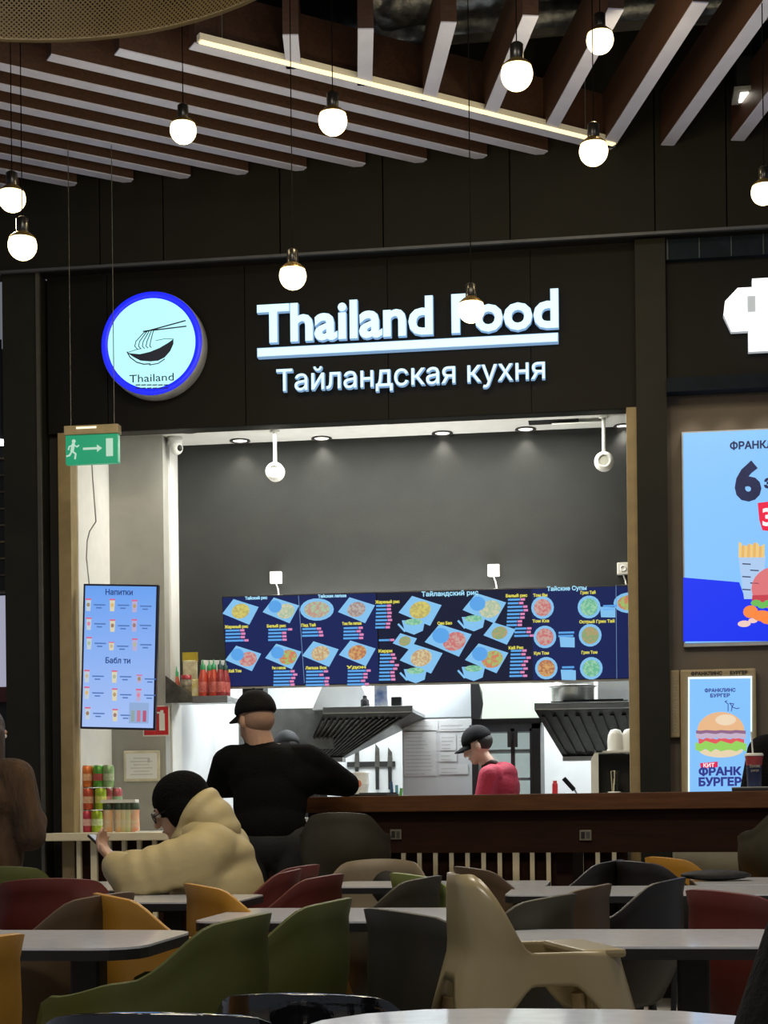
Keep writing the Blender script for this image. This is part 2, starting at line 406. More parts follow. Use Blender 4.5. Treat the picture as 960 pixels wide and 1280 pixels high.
stroke(lg, [pt(181, 415), pt(232, 401)], .007); stroke(lg, [pt(192, 413), pt(233, 408)], .007)
stroke(lg, [pt(179, 414.5), pt(193, 412.5)], .006)
bowl = [pt(159, 441), pt(164, 442), pt(175, 443), pt(188, 440), pt(200, 435), pt(211, 428.5), pt(217, 424), pt(217, 430), pt(213, 439), pt(206, 447), pt(198, 451), pt(188, 452), pt(176, 451), pt(168, 447)]
lg.prism(bowl, yf, yf+.0015)
stroke(lg, [pt(159, 440), pt(163, 447), pt(171, 453), pt(180, 455.5), pt(188, 455)], .006)
stroke(lg, [pt(187, 456.5), pt(198, 454.5), pt(206, 449)], .005)
stroke(lg, [pt(159, 441), pt(170, 437.5), pt(176, 436)], .003); stroke(lg, [pt(195, 426), pt(207, 423.5), pt(217, 424)], .003)
lg.build('bowl_emblem', Mi, rs)
q0 = pt(162, 478.5); q1 = pt(217.5, 477)
text('lettering', 'Thailand', .062, Mi, rs, ((q0[0]+q1[0])/2, yf, q0[1]), .001, .0, width=q1[0]-q0[0])
ds = MB()
for r_ in range(2):
    for k in range(6): stroke(ds, [pt(170+k*7, 481.5+r_*4), pt(175.5+k*7, 481.3+r_*4)], .006)
ds.build('dashes', Mi, rs)
# burger stall logo letter
cz = PY(966, 394, 8.84)
lf = thing('logo_sign', 'glowing white blocky letter Ф sign above the burger stall', 'sign', (cz.x, 8.87, cz.z))
s_ = 1/222*1.0
prof = [(-24, 44), (24, 44), (24, 34), (41, 34), (56, 19), (58, 2), (49, -18), (29, -18), (29, -43), (-29, -43), (-29, -18), (-49, -18), (-58, 2), (-56, 19), (-41, 34), (-24, 34)]
Mlogo = glow('logo_white', (.95, .98, 1), 1.6)
MB().prism([(x*s_, z*s_) for x, z in prof], -.04, .0).build('letter_return', Mret if False else glow('logo_side', (.7, .75, .8), .5), lf)
face = MB()
for poly in ([(-24, 44), (24, 44), (24, 34), (-24, 34)], [(-41, 34), (41, 34), (51, 24), (-51, 24)], [(-51, 24), (-30, 24), (-30, 4), (-58, 2), (-56, 19)], [(30, 24), (51, 24), (56, 19), (58, 2), (30, 4)],
             [(-20, 24), (20, 24), (20, 4), (-20, 4)], [(-58, 4), (58, 4), (49, -18), (-49, -18)], [(-29, -18), (29, -18), (29, -43), (-29, -43)]):
    face.prism([(x*s_, z*s_) for x, z in poly], -.045, -.04)
face.build('letter_face', Mlogo, lf)
# exit sign
p = PY(116, 557, 8.25)
es = thing('exit_sign', 'green running man exit sign with arrow hanging at the left of the opening', 'sign', p)
sx = 8.4/2000
MB().box((-.145, -.02, -.10), (.145, .02, .055), bev=.004).build('panel', glow('exit_green', (.015, .34, .17), .75), es)
bx('housing', (-.15, -.03, .055), (.15, .03, .105), mat('exit_housing', (.40, .33, .20), .4), es, .005)
ex = MB(); Mg = glow('exit_white', (.50, .72, .60), .8)
stroke(ex, [(-.045, -.02), (.03, -.02)], .012, -.0225)
ex.prism([(.03, .0), (.058, -.02), (.03, -.04)], -.0225, -.021)
ex.box((.08, -.0225, -.065), (.118, -.021, .03))
ex.ball((-.098, -.0225, .022), (.011, .001, .011), 10)
stroke(ex, [(-.10, .008), (-.108, -.03)], .018, -.0225)
stroke(ex, [(-.108, -.03), (-.088, -.045), (-.092, -.072)], .009, -.0225); stroke(ex, [(-.108, -.03), (-.122, -.052), (-.138, -.056)], .009, -.0225)
stroke(ex, [(-.101, .004), (-.08, -.008), (-.07, .0)], .007, -.0225); stroke(ex, [(-.101, .004), (-.124, -.006), (-.128, -.022)], .007, -.0225)
ex.build('pictogram', Mg, es)
for k in (-.12, .12): MB().tube((k, 0, .105), (k, 0, 5.5-p.z), .0025, n=6).build('hanger_wire', M_dsteel, es)
bx('bulb_glint', (-.08, -.034, .085), (.03, -.03, .095), glow('exit_glint', (1, .9, .65), 1.2), es)  # glowing strip painted as a bulb's reflection on the housing

# ================================================================== MENU SCREENS
Mnavy = glow('screen_navy', (.007, .016, .095), .9); Mnear = glow('screen_black', (.006, .010, .035), .9)
Mblue = glow('print_blue', (.10, .36, .80), .9); Mpl = glow('print_plate', (.22, .52, .86), .9); Myel = glow('print_yellow', (.72, .68, .10), .85)
Mpink = glow('print_pink', (.72, .25, .52), .85); Mtit = glow('print_title', (.36, .72, .95), .9)
def foodmat(i):
    cols = [((.62, .55, .12), (.45, .38, .10)), ((.60, .58, .40), (.35, .5, .35)), ((.35, .52, .35), (.5, .25, .22)), ((.30, .20, .20), (.45, .42, .40)), ((.55, .12, .14), (.55, .35, .32)),
            ((.60, .16, .08), (.30, .5, .14)), ((.62, .55, .32), (.5, .3, .15)), ((.62, .35, .12), (.4, .12, .05)), ((.10, .45, .28), (.3, .6, .4)), ((.42, .30, .14), (.2, .35, .15))]
    a, b = cols[i % len(cols)]; nm = 'food_print_%d' % (i % len(cols))
    if nm in MATS: return MATS[nm]
    m = bpy.data.materials.new(nm); m.use_nodes = True; MATS[nm] = m; nn = m.node_tree.nodes; l = m.node_tree.links; p = nn['Principled BSDF']
    t = nn.new('ShaderNodeTexNoise'); t.inputs['Scale'].default_value = 70; tc = nn.new('ShaderNodeTexCoord'); l.new(tc.outputs['Object'], t.inputs['Vector'])
    rp = nn.new('ShaderNodeValToRGB'); l.new(t.outputs['Fac'], rp.inputs[0]); rp.color_ramp.elements[0].position = .42; rp.color_ramp.elements[1].position = .58
    rp.color_ramp.elements[0].color = (*b, 1); rp.color_ramp.elements[1].color = (*a, 1)
    l.new(rp.outputs[0], p.inputs['Emission Color']); p.inputs['Emission Strength'].default_value = .95; p.inputs['Base Color'].default_value = (.1, .1, .1, 1)
    return m
SW, SH = .965, .56
def menu_screen(label, xl, yt, bgm):
    """local frame: x 0..SW, z 0..-SH ; xl,yt = photo pixel of the top left corner"""
    q = PY(xl, yt, 9.62)
    t = thing('menu_screen', label, 'screen', (q.x, 9.62, q.z)); t.rotation_euler = (R(12), 0, 0)
    bx('bezel', (0, .0, -SH), (SW, .045, 0), mat('bezel_black', (.01, .01, .012), .3), t, .004)
    bx('display', (.006, -.003, -SH+.006), (SW-.006, .0, -.006), bgm, t)
    bx('bottom_strip', (0, -.004, -SH-.012), (SW, .03, -SH), mat('silver_strip', (.45, .46, .48), .35, metal=.3), t)
    MB().box((SW*.45, .045, -.35), (SW*.55, .10, -.2)).tube((SW*.5, .06, -.25), (SW*.5, .24, -.2), .02).build('wall_bracket', M_black, t)
    t['xl'] = xl; t['yt'] = yt
    return t
def sl(t, x, y):   # photo pixel to local screen position
    xl, yt = t['xl'], t['yt']
    v = (y-(yt-.0256*(x-xl)))/113.; u = (x-(xl+9*v))/193.
    return u*SW, -v*SH
def disc(mb, x, z, rx, rz, y, m=0, n=18, rot=0):
    c, s = math.cos(rot), math.sin(rot)
    mb.prism([(x+rx*math.cos(2*math.pi*i/n)*c-rz*math.sin(2*math.pi*i/n)*s, z+rx*math.cos(2*math.pi*i/n)*s+rz*math.sin(2*math.pi*i/n)*c) for i in range(n)], y, y+.001, m)
def dish(t, px, py, shape, fi, s=1., blue=False):
    x, z = sl(t, px, py); mb = MB()
    if shape == 'd': mb.prism([(x-.115*s, z-.012), (x-.04*s, z+.075*s), (x+.115*s, z+.022*s), (x+.05*s, z-.085*s)], -.0045, -.003, 0)
    elif shape == 'o': disc(mb, x, z, .105*s, .068*s, -.0045, 0)
    elif shape == 'b': disc(mb, x, z, .068*s, .068*s, -.0045, 0)
    elif shape == 'w':
        mb.prism([(x-.065*s, z+.03*s), (x+.065*s, z+.03*s), (x+.05*s, z-.03*s), (x, z-.05*s), (x-.05*s, z-.03*s)], -.0045, -.003, 0); stroke(mb, [(x-.05*s, z-.03*s), (x-.085*s, z+.01*s)], .012, -.0045)
    elif shape == 'q': mb.prism([(x-.045, z+.032), (x+.045, z+.026), (x+.045, z-.034), (x-.04, z-.03)], -.0045, -.003, 0)
    if shape == 'd':
        disc(mb, x+(.03*s if blue else 0), z-(.01*s if blue else 0), .058*s, .045*s, -.0055, 1, 14, .3)
        if blue: disc(mb, x-.035*s, z+.02*s, .042*s, .038*s, -.006, 2, 14)
    elif shape == 'o': disc(mb, x, z, .08*s, .05*s, -.0055, 1)
    elif shape == 'b': disc(mb, x, z, .052*s, .052*s, -.0055, 1)
    elif shape == 'w': disc(mb, x, z+.02*s, .05*s, .018*s, -.0055, 1)
    mb.build('dish_picture', [Mpl, foodmat(fi), Mblue], t)
def lines(mb, t, px, py, n, w=18, dy=4.2, pink=True):
    for k in range(n):
        x, z = sl(t, px, py+k*dy); ww = (w*(.85+.5*random.random()))/193*SW
        mb.box((x, -.0045, z-.006), (x+ww, -.003, z+.006), 0)
        if pink: mb.box((x+ww+.003, -.0045, z-.007), (x+ww+.03, -.003, z+.007), 1)
def name_text(t, px, py, body, w=None, m=None, size=.024):
    x, z = sl(t, px, py); text('item_name', body, size, m or Myel, t, (x, -.0045, z), .0006, .0012, align='LEFT', width=(w/193*SW if w else None))
s1 = menu_screen('dark blue menu screen with eight dishes, leftmost above the counter', 277, 746, Mnavy)
for k, (px, py, sh, fi, bl) in enumerate([(301.4, 763.7, 'd', 0, 0), (352, 762, 'd', 1, 1), (397, 762, 'o', 2, 0), (446, 762, 'd', 3, 0), (306, 821.5, 'd', 4, 1), (356.5, 819, 'd', 5, 1), (403, 816, 'd', 6, 0), (449, 815, 'd', 7, 0)]): dish(s1, px, py, sh, fi, 1, bl)
mb = MB()
for px, py, n in [(283, 787, 4), (337, 786, 4), (379.5, 785, 3), (431, 784, 4), (345, 838, 5), (386, 838, 5), (438, 837, 5)]: lines(mb, s1, px, py+1, n)
mb.build('print_lines', [Mblue, Mpink], s1)
for px, py, b, w in [(282, 785, 'Жареный рис', 30), (335, 784, 'Белый рис', 24), (378, 783, 'Пад Тай', 18), (429, 781, 'Том Ям лапша', 24), (288, 840, 'Кай Том', 16), (343, 836, 'Рис с мясом', 17), (385, 836, 'Лапша Вок', 27), (437, 835, 'Удон', 24)]: name_text(s1, px, py, b, w)
name_text(s1, 307, 749.5, 'Тайский рис', 28, Mtit); name_text(s1, 398, 747.5, 'Тайская лапша', 35, Mtit)
mb = MB(); a = sl(s1, 373.5, 745); b = sl(s1, 384, 853); stroke(mb, [a, b], .003, -.0045); mb.build('divider_line', glow('line_pale', (.2, .35, .6), .7), s1)
s2 = menu_screen('black menu screen with big plates and bowls, middle of the row', 470, 740.5, Mnear)
for px, py, sh, fi, s, bl in [(525, 762, 'd', 0, 1.15, 0), (518, 781, 'w', 8, 1.1, 0), (508, 800, 'd', 9, .65, 0), (529, 820.6, 'd', 6, 1.15, 0), (523, 841, 'w', 8, 1.1, 0), (561, 798, 'd', 4, 1.25, 1), (603, 759, 'd', 1, 1.15, 1), (591, 777, 'w', 8, 1.1, 0), (623, 790, 'd', 9, .85, 0), (609, 820, 'd', 5, 1.15, 1), (594, 838, 'w', 8, 1.1, 0)]: dish(s2, px, py, sh, fi, s, bl)
mb = MB()
for px, py, n in [(470, 757, 7), (475, 799, 1), (477, 817, 8), (630, 750, 8), (640, 785, 3), (637, 812, 8)]: lines(mb, s2, px+1, py, n, 14, 4.4)
mb.build('print_lines', [Mblue, Mpink], s2)
for px, py, b, w in [(470, 754, 'Жареный рис', 30), (476, 814, 'Карри', 17), (628, 747, 'Белый рис', 26), (547, 780, 'Сан Бао', 18), (635, 810, 'Кай Рис', 18)]: name_text(s2, px, py, b, w)
name_text(s2, 526, 745.5, 'Тайландский рис', 69, Mtit, .038)
s3 = menu_screen('navy menu screen showing round soup bowls beside the right jamb', 663, 735, Mnavy)
for px, py, fi in [(679, 758.5, 4), (734.4, 758, 8), (684, 794, 4), (738, 792, 9), (688, 832, 7), (742, 832, 8)]: dish(s3, px, py, 'b', fi, 1.0)
for px, py in [(757, 764), (711, 800), (715, 840)]: dish(s3, px, py, 'q', 1)
dish(s3, 782, 753, 'o', 5, .9)
mb = MB()
for px, py, n in [(700, 789, 2), (751, 757, 2), (707, 831, 2)]: lines(mb, s3, px, py, n, 14, 4, False)
mb.build('print_lines', [Mblue, Mpink], s3)
for px, py, b, w in [(667, 745.5, 'Том Ям', 17), (723, 742.5, 'Грин Тай', 18), (668, 776.5, 'Том Кха', 20), (724, 777.5, 'Острый Грин Тай', 42), (672, 815.5, 'Кун Том', 18), (729, 814.5, 'Грин Том', 19)]: name_text(s3, px, py, b, w)
name_text(s3, 683, 738.5, 'Тайские Супы', 47, Mtit, .034)
mb = MB(); a = sl(s3, 764.5, 732); b = sl(s3, 773.5, 846); stroke(mb, [a, b], .003, -.0045); mb.build('divider_line', MATS['line_pale'], s3)

# ---- drinks screen
c = PY(149, 821, 8.95)
dk = thing('drinks_screen', 'tall light blue drinks screen hanging at the left side of the opening', 'screen', c); dk.rotation_euler = (0, R(2.0), R(4))
DW, DH = .44, .84
bx('bezel', (-DW/2, 0, -DH/2), (DW/2, .04, DH/2), mat('bezel_navy', (.012, .012, .04), .3), dk, .004)
Mdb = bpy.data.materials.new('screen_sky'); Mdb.use_nodes = True
nn = Mdb.node_tree.nodes; l = Mdb.node_tree.links; pr = nn['Principled BSDF']; tc = nn.new('ShaderNodeTexCoord'); sp = nn.new('ShaderNodeSeparateXYZ'); l.new(tc.outputs['Object'], sp.inputs[0])
mr = nn.new('ShaderNodeMapRange'); mr.inputs[1].default_value = -.4; mr.inputs[2].default_value = .4; l.new(sp.outputs[2], mr.inputs[0]); rp = nn.new('ShaderNodeValToRGB'); l.new(mr.outputs[0], rp.inputs[0])
rp.color_ramp.elements[0].color = (.36, .52, .92, 1); rp.color_ramp.elements[1].color = (.10, .33, .88, 1); l.new(rp.outputs[0], pr.inputs['Emission Color']); pr.inputs['Emission Strength'].default_value = .95; pr.inputs['Base Color'].default_value = (.1, .1, .1, 1)
bx('display', (-DW/2+.012, -.003, -DH/2+.012), (DW/2-.012, 0, DH/2-.012), Mdb, dk)
Mdi = glow('print_navy', (.02, .06, .25), .8)
def dl(x, y):  # crop pixels (832x1280 of the drinks screen) into local
    return ((x-(390-(y-640)*.034))/ (620.)*DW, -(y-640)/1170.*DH)
for body, x, y, w in [('Напитки', 395, 142, 225), ('Бабл ти', 380, 692, 205)]:
    a = dl(x, y); text('heading', body, .045, Mdi, dk, (a[0], -.0045, a[1]), .0006, .001, width=w/620*DW)
drinks = [(140, 225), (338, 225), (522, 230), (142, 378), (338, 390), (518, 385), (143, 535), (328, 555), (520, 540), (122, 800), (350, 800), (555, 815), (120, 935), (350, 945), (548, 945), (125, 1100), (352, 1110)]
dcols = [(.35, .28, .18), (.6, .5, .35), (.35, .2, .2), (.75, .25, .40), (.75, .5, .2), (.45, .5, .35), (.4, .55, .4), (.35, .22, .15), (.5, .35, .18)]
ml = MB()
for i, (x, y) in enumerate(drinks):
    a = dl(x, y); cc = dcols[(i*4+i//9) % 9]; mb = MB(); w = .015; h = .036 if i not in (7, 11) else .024
    mb.prism([(a[0]-w*.8, a[1]-h), (a[0]+w*.8, a[1]-h), (a[0]+w, a[1]+h*.8), (a[0]-w, a[1]+h*.8)], -.0045, -.003, 0)
    disc(mb, a[0], a[1], w*.65, w*.8, -.0055, 1, 10)
    mb.box((a[0]-w*1.1, -.0055, a[1]+h*.75), (a[0]+w*1.1, -.003, a[1]+h), 2)
    mb.build('drink_picture', [glow('cup_%d' % (i % 3), [(.55, .65, .75), (.75, .70, .50), (.5, .45, .7)][i % 3], .8), glow('drink_%d' % ((i*4+i//9) % 9), cc, .8), glow('lid_red', (.70, .15, .30), .8)], dk)
    for k, (dy, ww) in enumerate([(0, 95), (24, 45)]):
        b = dl(x+45+(k*20), y+dy); ml.box((b[0], -.0045, b[1]-.0035), (b[0]+ww/620*DW, -.003, b[1]+.0035))
ml.build('print_lines', glow('print_mid', (.08, .18, .50), .8), dk)
a = dl(550, 1090); mb = MB().box((a[0]-.058, -.0045, a[1]-.06), (a[0]+.058, -.003, a[1]+.06), 0)
for k, cc in enumerate((1, 2, 3)): mb.box((a[0]-.045+k*.034, -.0055, a[1]-.05), (a[0]-.025+k*.034, -.0045, a[1]+.015), cc)
mb.build('promo_picture', [glow('promo_bg', (.30, .45, .75), .8), glow('p1', (.3, .4, .4), .8), glow('p2', (.6, .2, .3), .8), glow('p3', (.5, .1, .2), .8)], dk)
bx('wall_arm', (-.03, .04, -.05), (.03, .16, .05), M_black, dk)
inv = (Matrix.Translation(c) @ dk.rotation_euler.to_matrix().to_4x4()).inverted()
MB().path([inv @ PY(x_, y_, 8.985) for x_, y_ in ((113, 545), (116, 600), (119, 640), (120, 652), (112, 664), (109, 676), (108, 697), (112, 735))], .004, 6).build('cable', mat('grey_cable', (.25, .25, .23), .6), dk)

# ---- burger stall posters
c = PY(852, 540, 8.93)
bp = thing('menu_lightbox', 'large blue light box poster with fries, burger and figure 6', 'poster', (c.x, 8.93, c.z))
PWd, PHt = .92, 1.16
def bl_(x, y): q = PY(x, y, 8.93); return (q.x-c.x, q.z-c.z)
bx('box', (0, 0, -PHt-.02), (PWd, .04, 0), mat('lightbox_case', (.55, .58, .6), .4), bp)
Msk = glow('poster_sky', (.22, .52, .95), .95); Mdp = glow('poster_blue', (.005, .03, .85), .95)
bx('backlit_sheet', (.008, -.004, -PHt), (PWd-.008, 0, -.008), Msk, bp)
mb = MB(); mb.prism([bl_(854, 722), bl_(924, 728), bl_(930, 745), bl_(1048, 745), bl_(1048, 801), bl_(854, 802)], -.006, -.004); mb.build('blue_ground', Mdp, bp)
q = bl_(912, 562); text('brand_line', 'ФРАНКЛИНС', .055, mat('poster_ink', (.03, .05, .25), .6), bp, (q[0], -.005, q[1]), .001, .002, align='LEFT')
q = bl_(919, 624); text('figure', '6', .27, MATS['poster_ink'], bp, (q[0], -.006, q[1]), .001, .014, align='LEFT'); q = bl_(955, 610); text('small_word', 'за', .09, MATS['poster_ink'], bp, (q[0], -.006, q[1]), .001, .004, align='LEFT')
mb = MB(); mb.prism([bl_(947, 629), bl_(1000, 622), bl_(1000, 668), bl_(953, 663), bl_(949, 650)], -.006, -.004); mb.build('price_badge', glow('badge_red', (.80, .01, .06), .9), bp)
q = bl_(952, 657); text('price', '399', .13, glow('price_white', (.9, .9, .95), .9), bp, (q[0], -.0075, q[1]), .0006, .004, align='LEFT')
mb = MB(); mb.prism([bl_(923, 697), bl_(957, 696), bl_(951, 749), bl_(930, 749)], -.007, -.005); mb.build('fries_cup', glow('cup_blue', (.40, .58, .88), .9), bp)
mb = MB()
for k in range(9): x = 923+k*3.6; q = [bl_(x, 697), bl_(x+3.4, 697), bl_(x+3.8, 679+(k*7 % 5)), bl_(x+.4, 678+(k*5 % 6))]; mb.prism(q, -.0085, -.007, k % 2)
mb.build('fries', [glow('fries_a', (.85, .58, .18), .9), glow('fries_b', (.78, .45, .12), .9)], bp)
mb = MB()
for k in range(5): stroke(mb, [bl_(928+k % 2*10, 705+k*8), bl_(938+k % 2*10, 705.5+k*8)], .006, -.008)
mb.build('cup_print', MATS['poster_ink'], bp)
mb = MB(); q = bl_(972, 735); disc(mb, q[0], q[1], .14, .12, -.008, 0, 24); q = bl_(972, 748); mb.prism([(q[0]-.14, q[1]-.03), (q[0]+.14, q[1]-.03), (q[0]+.135, q[1]+.02), (q[0]-.135, q[1]+.02)], -.0095, -.008, 1)
for k in range(6): q = bl_(945+k*8, 754+(k % 2)*3); disc(mb, q[0], q[1], .03, .018, -.0105, 2, 8)
mb.build('burger_picture', [glow('bun_red', (.70, .18, .20), .9), glow('patty_pr', (.55, .05, .08), .9), glow('salad_pr', (.15, .50, .10), .9)], bp)
mb = MB()
for x, y, rx, rz_, m in [(938, 765, .04, .035, 0), (952, 770, .05, .03, 0), (962, 775, .05, .025, 0), (930, 780, .035, .018, 1), (941, 776, .025, .014, 1)]: q = bl_(x, y); disc(mb, q[0], q[1], rx, rz_, -.0115+.0005*m, m, 14)
mb.build('nuggets_picture', [glow('nug_o', (.90, .25, .06), .9), glow('nug_w', (.85, .60, .55), .9)], bp)
# small burger light box with cream frame
c = PY(850, 837, 8.9)
bs = thing('burger_lightbox', 'tall cream framed light box poster of one burger behind the bar', 'poster', (c.x, 8.93, c.z)); c = Vector((c.x, 8.93, c.z))
def bl_(x, y): q = PY(x, y, 8.90); return (q.x-c.x, q.z-c.z)
a = bl_(850, 837); b = bl_(947, 1010)
bx('frame', (a[0], -.03, b[1]-.1), (b[0], .035, a[1]), mat('cream_frame', (.42, .34, .20), .5, var=.06), bs, .012)
a2 = bl_(860, 848); b2 = bl_(940, 992)
bx('backlit_sheet', (a2[0], -.036, b2[1]), (b2[0], -.03, a2[1]), Msk, bs)
mb = MB()
for poly in ([(860, 846.5), (940, 845), (940, 848), (860, 849)], [(860, 848), (862, 848), (862, 992), (860, 992)], [(938, 848), (940, 848), (940, 992), (938, 992)]): mb.prism([bl_(*k) for k in poly], -.038, -.036)
mb.build('bright_edge', glow('edge_white', (.85, .95, 1), 1.0), bs)
Mpi = MATS['poster_ink']; yy = -.038
for body, x, y, w, sz, bo in [('ФРАНКЛИНС', 900, 865, 36, .026, .001), ('БУРГЕР', 900, 871.5, 23, .026, .001), ('ФРАНК', 900, 968.8, 50, .058, .003), ('БУРГЕР', 900, 982, 50, .060, .003)]:
    q = bl_(x, y); text('lettering', body, sz, glow('print_purple', (.035, .045, .30), .8), bs, (q[0], yy, q[1]), .001, bo, width=w*9.2/2000)
q = bl_(899, 843.5); text('frame_lettering', 'ФРАНКЛИНС — БУРГЕР', .026, M_black, bs, (q[0], -.032, q[1]), .001, .001, width=66*9.2/2000)
q = bl_(886, 957); mb = MB().prism([bl_(875, 954), bl_(897, 952), bl_(897, 959), bl_(876, 961)], -.038, -.036); mb.build('tag_red', glow('tag_red', (.75, .02, .10), .9), bs)
q = bl_(886, 959); text('tag_word', 'КИТ', .03, glow('tag_white', (.9, .85, .9), .9), bs, (q[0], -.040, q[1]), .0008, .001)
mb = MB()
def band(x0, x1, y0, y1, m, y, wob=0):
    n = 10; top = [bl_(x0+(x1-x0)*k/n, y0+wob*math.sin(k*2.1)) for k in range(n+1)]; bot = [bl_(x1-(x1-x0)*k/n, y1+wob*math.cos(k*2.7)) for k in range(n+1)]; mb.prism(top+bot, y, y+.001, m)
mb.prism([bl_(901+29.5*math.cos(math.pi*k/14), 914-24*math.sin(math.pi*k/14)) for k in range(15)], -.039, -.038, 0)
q = bl_(907, 900); disc(mb, q[0], q[1], .055, .03, -.040, 1)
band(870, 932, 913, 918, 2, -.040, .5); band(870, 932, 917, 923, 3, -.041, .8); band(873, 930, 923, 931, 4, -.0405, 1.6); band(869, 933, 928, 938, 5, -.042, 2.2)
mb.prism([bl_(901+28*math.cos(math.pi*k/12), 937+10*math.sin(math.pi*k/12)) for k in range(13)], -.0395, -.038, 6)
mb.build('burger_picture', [glow('bun_a', (.80, .48, .26), .9), glow('bun_b', (.85, .68, .50), .9), glow('patty_p', (.28, .14, .26), .9), glow('meat_l', (.55, .45, .60), .9), glow('tom', (.75, .10, .12), .9), glow('lett', (.30, .66, .12), .9), glow('bun_c', (.80, .66, .45), .9)], bs)
mb = MB()
stroke(mb, [bl_(910, 889), bl_(910, 880), bl_(906, 877), bl_(909, 876)], .004, yy); stroke(mb, [bl_(914, 889), bl_(915, 883), bl_(912, 879), bl_(917, 880), bl_(915, 884), bl_(921, 886), bl_(924, 885)], .004, yy)
mb.build('doodle', MATS['print_purple'], bs)
q0 = PY(837, 838, 8.93); q1 = PY(850, 922, 8.93)
ss = thing('side_board', 'narrow cream upright board left of the burger light box', 'board', (q0.x, 8.94, q1.z))
bx('board', (0, -.02, 0), (q1.x-q0.x, .03, q0.z-q1.z), MATS['cream_frame'], ss, .008)
text('lettering', 'КАРТОФЕЛЬ БУРГЕРЫ', .03, mat('board_ink', (.62, .55, .42), .6), ss, (.04, -.022, (q0.z-q1.z)/2), .001, 0, rot=(math.pi/2, -math.pi/2, 0), width=.3)

# ================================================================== STALL FITTINGS
for i, (x, y) in enumerate([(300, 550.5), (330, 532), (402, 547.5), (487, 526), (553, 541), (590, 519.5), (657, 536), (703, 516), (780, 532), (235, 538)]):
    q = PZ(x, y, 3.37)
    wh = ['second from the left of the back row', 'second from the left of the front row', 'third from the left of the back row', 'third from the left of the front row', 'fourth of the back row', 'front row above the soup screen edge', 'back row beside the open ceiling hatch', 'front row beside the open ceiling hatch', 'back row close to the right jamb', 'far left near the grey panel'][i]
    t = thing('downlight', 'round recessed ceiling downlight in the stall, '+wh, 'downlight', q, group='stall downlights')
    MB().lathe([(.062, .0), (.066, -.006), (.05, -.008), (.045, .0)], n=24).build('ring', mat('downlight_ring', (.10, .10, .10), .4, metal=.5), t)
    MB().lathe([(.044, -.003), (.044, .0)], n=20).build('lens', glow('downlight_lens', (1, .93, .8), 2.2), t)
    l = bpy.data.lights.new('downlight_lamp', 'SPOT'); l.energy = 5; l.spot_size = R(110); l.spot_blend = .7; l.color = (1, .93, .8); l.shadow_soft_size = .04
    lo = bpy.data.objects.new('lamp', l); COL.objects.link(lo); lo.parent = t; lo.location = (0, 0, -.015)
q = PZ(690, 527, 3.37)
hh = thing('ceiling_hatch', 'open dark hatch in the white stall ceiling near the right jamb', 'hatch', q)
bx('opening', (-.14, -.05, -.004), (.16, .05, .0), M_black, hh); bx('lid', (.0, -.05, -.03), (.30, .05, -.022), M_white, hh)
for i, (x, y, yc, lb) in enumerate([(344, 590, 548, 'white round spot lamp on a short stem, above the left menu screen'), (755, 577, 538, 'white round spot lamp on a short stem, near the right jamb')]):
    q = PY(x, y, 9.60)
    t = thing('stem_lamp', lb, 'lamp', (q.x, 9.60, 3.37), group='stem lamps')
    MB().tube((0, 0, 0), (0, 0, q.z-3.37+.05), .011).build('stem', M_wpl, t); MB().lathe([(.03, 0), (.03, -.012)], n=16).build('ceiling_plate', M_wpl, t)
    MB().lathe([(.052, -.03), (.057, -.02), (.057, .02), (.045, .035), (.03, .038), (.028, .03)], c=(0, 0, q.z-3.37), axis='y', n=28).build('head', M_wpl, t)
    MB().lathe([(.026, .03), (.026, .034)], c=(0, 0, q.z-3.37), axis='y', n=20).build('lens', mat('lamp_lens', (.7, .72, .62), .3), t)
for x, y, lb in [(345, 722, 'white socket box on the dark wall above the left menu screen'), (617, 713, 'white socket box on the dark wall above the middle menu screen'), (779, 711, 'white socket box on the dark wall next to the right jamb')]:
    q = PY(x, y, 9.87)
    t = thing('wall_socket', lb, 'socket', (q.x, 9.89, q.z), group='bulkhead sockets')
    bx('box', (-.037, -.04, -.037), (.037, 0, .037), M_wpl, t, .006); MB().lathe([(.02, .038), (.02, .043), (.012, .043), (.012, .036)], axis='y', n=16).build('outlet', M_paper, t)
    MB().path([(0, -.02, -.037), (.012, -.02, -.07), (.02, -.03, -.12)], .005, 6).build('cable', M_wpl, t)
q = PY(219, 565, 9.66)
t = thing('security_camera', 'small white dome camera in the ceiling corner by the grey panel', 'camera', (q.x, 9.66, 3.37))
MB().lathe([(.0, -.0), (.045, 0), (.045, -.05), (.0, -.05)]).build('base', M_wpl, t); MB().ball((.01, -.01, -.07), .042, 16).build('dome', M_wpl, t); MB().ball((.035, -.03, -.075), .02, 12).build('lens', M_black, t)
q = PY(198, 901, 9.57)
t = thing('fire_extinguisher_sign', 'red square fire extinguisher sign partly behind the drinks screen', 'sign', (q.x, 9.578, q.z))
bx('plate', (-.10, -.004, -.095), (.07, 0, .095), M_wpl, t)
mb = MB().box((-.092, -.006, -.087), (.062, -.004, .087)); mb.build('red_field', mat('sign_red', (.62, .02, .03), .5), t)
MB().box((.005, -.008, -.06), (.04, -.006, .045), bev=.0).box((.013, -.008, .045), (.032, -.006, .065)).box((-.04, -.008, .045), (.013, -.006, .055)).build('extinguisher_symbol', M_paper, t)
q = PY(177.5, 957.5, 9.57)
t = thing('framed_certificate', 'framed paper certificate hanging on the grey panel', 'certificate', (q.x, 9.578, q.z))
bx('frame', (-.115, -.018, -.095), (.115, 0, .095), mat('cream_frame_wood', (.72, .68, .52), .5), t, .006); bx('sheet', (-.098, -.020, -.078), (.098, -.018, .078), M_paper, t)
mb = MB()
for k in range(6): mb.box((-.05-.02*(k % 2), -.0208, .045-k*.02), (.05+.02*(k % 2), -.02, .05-k*.02))
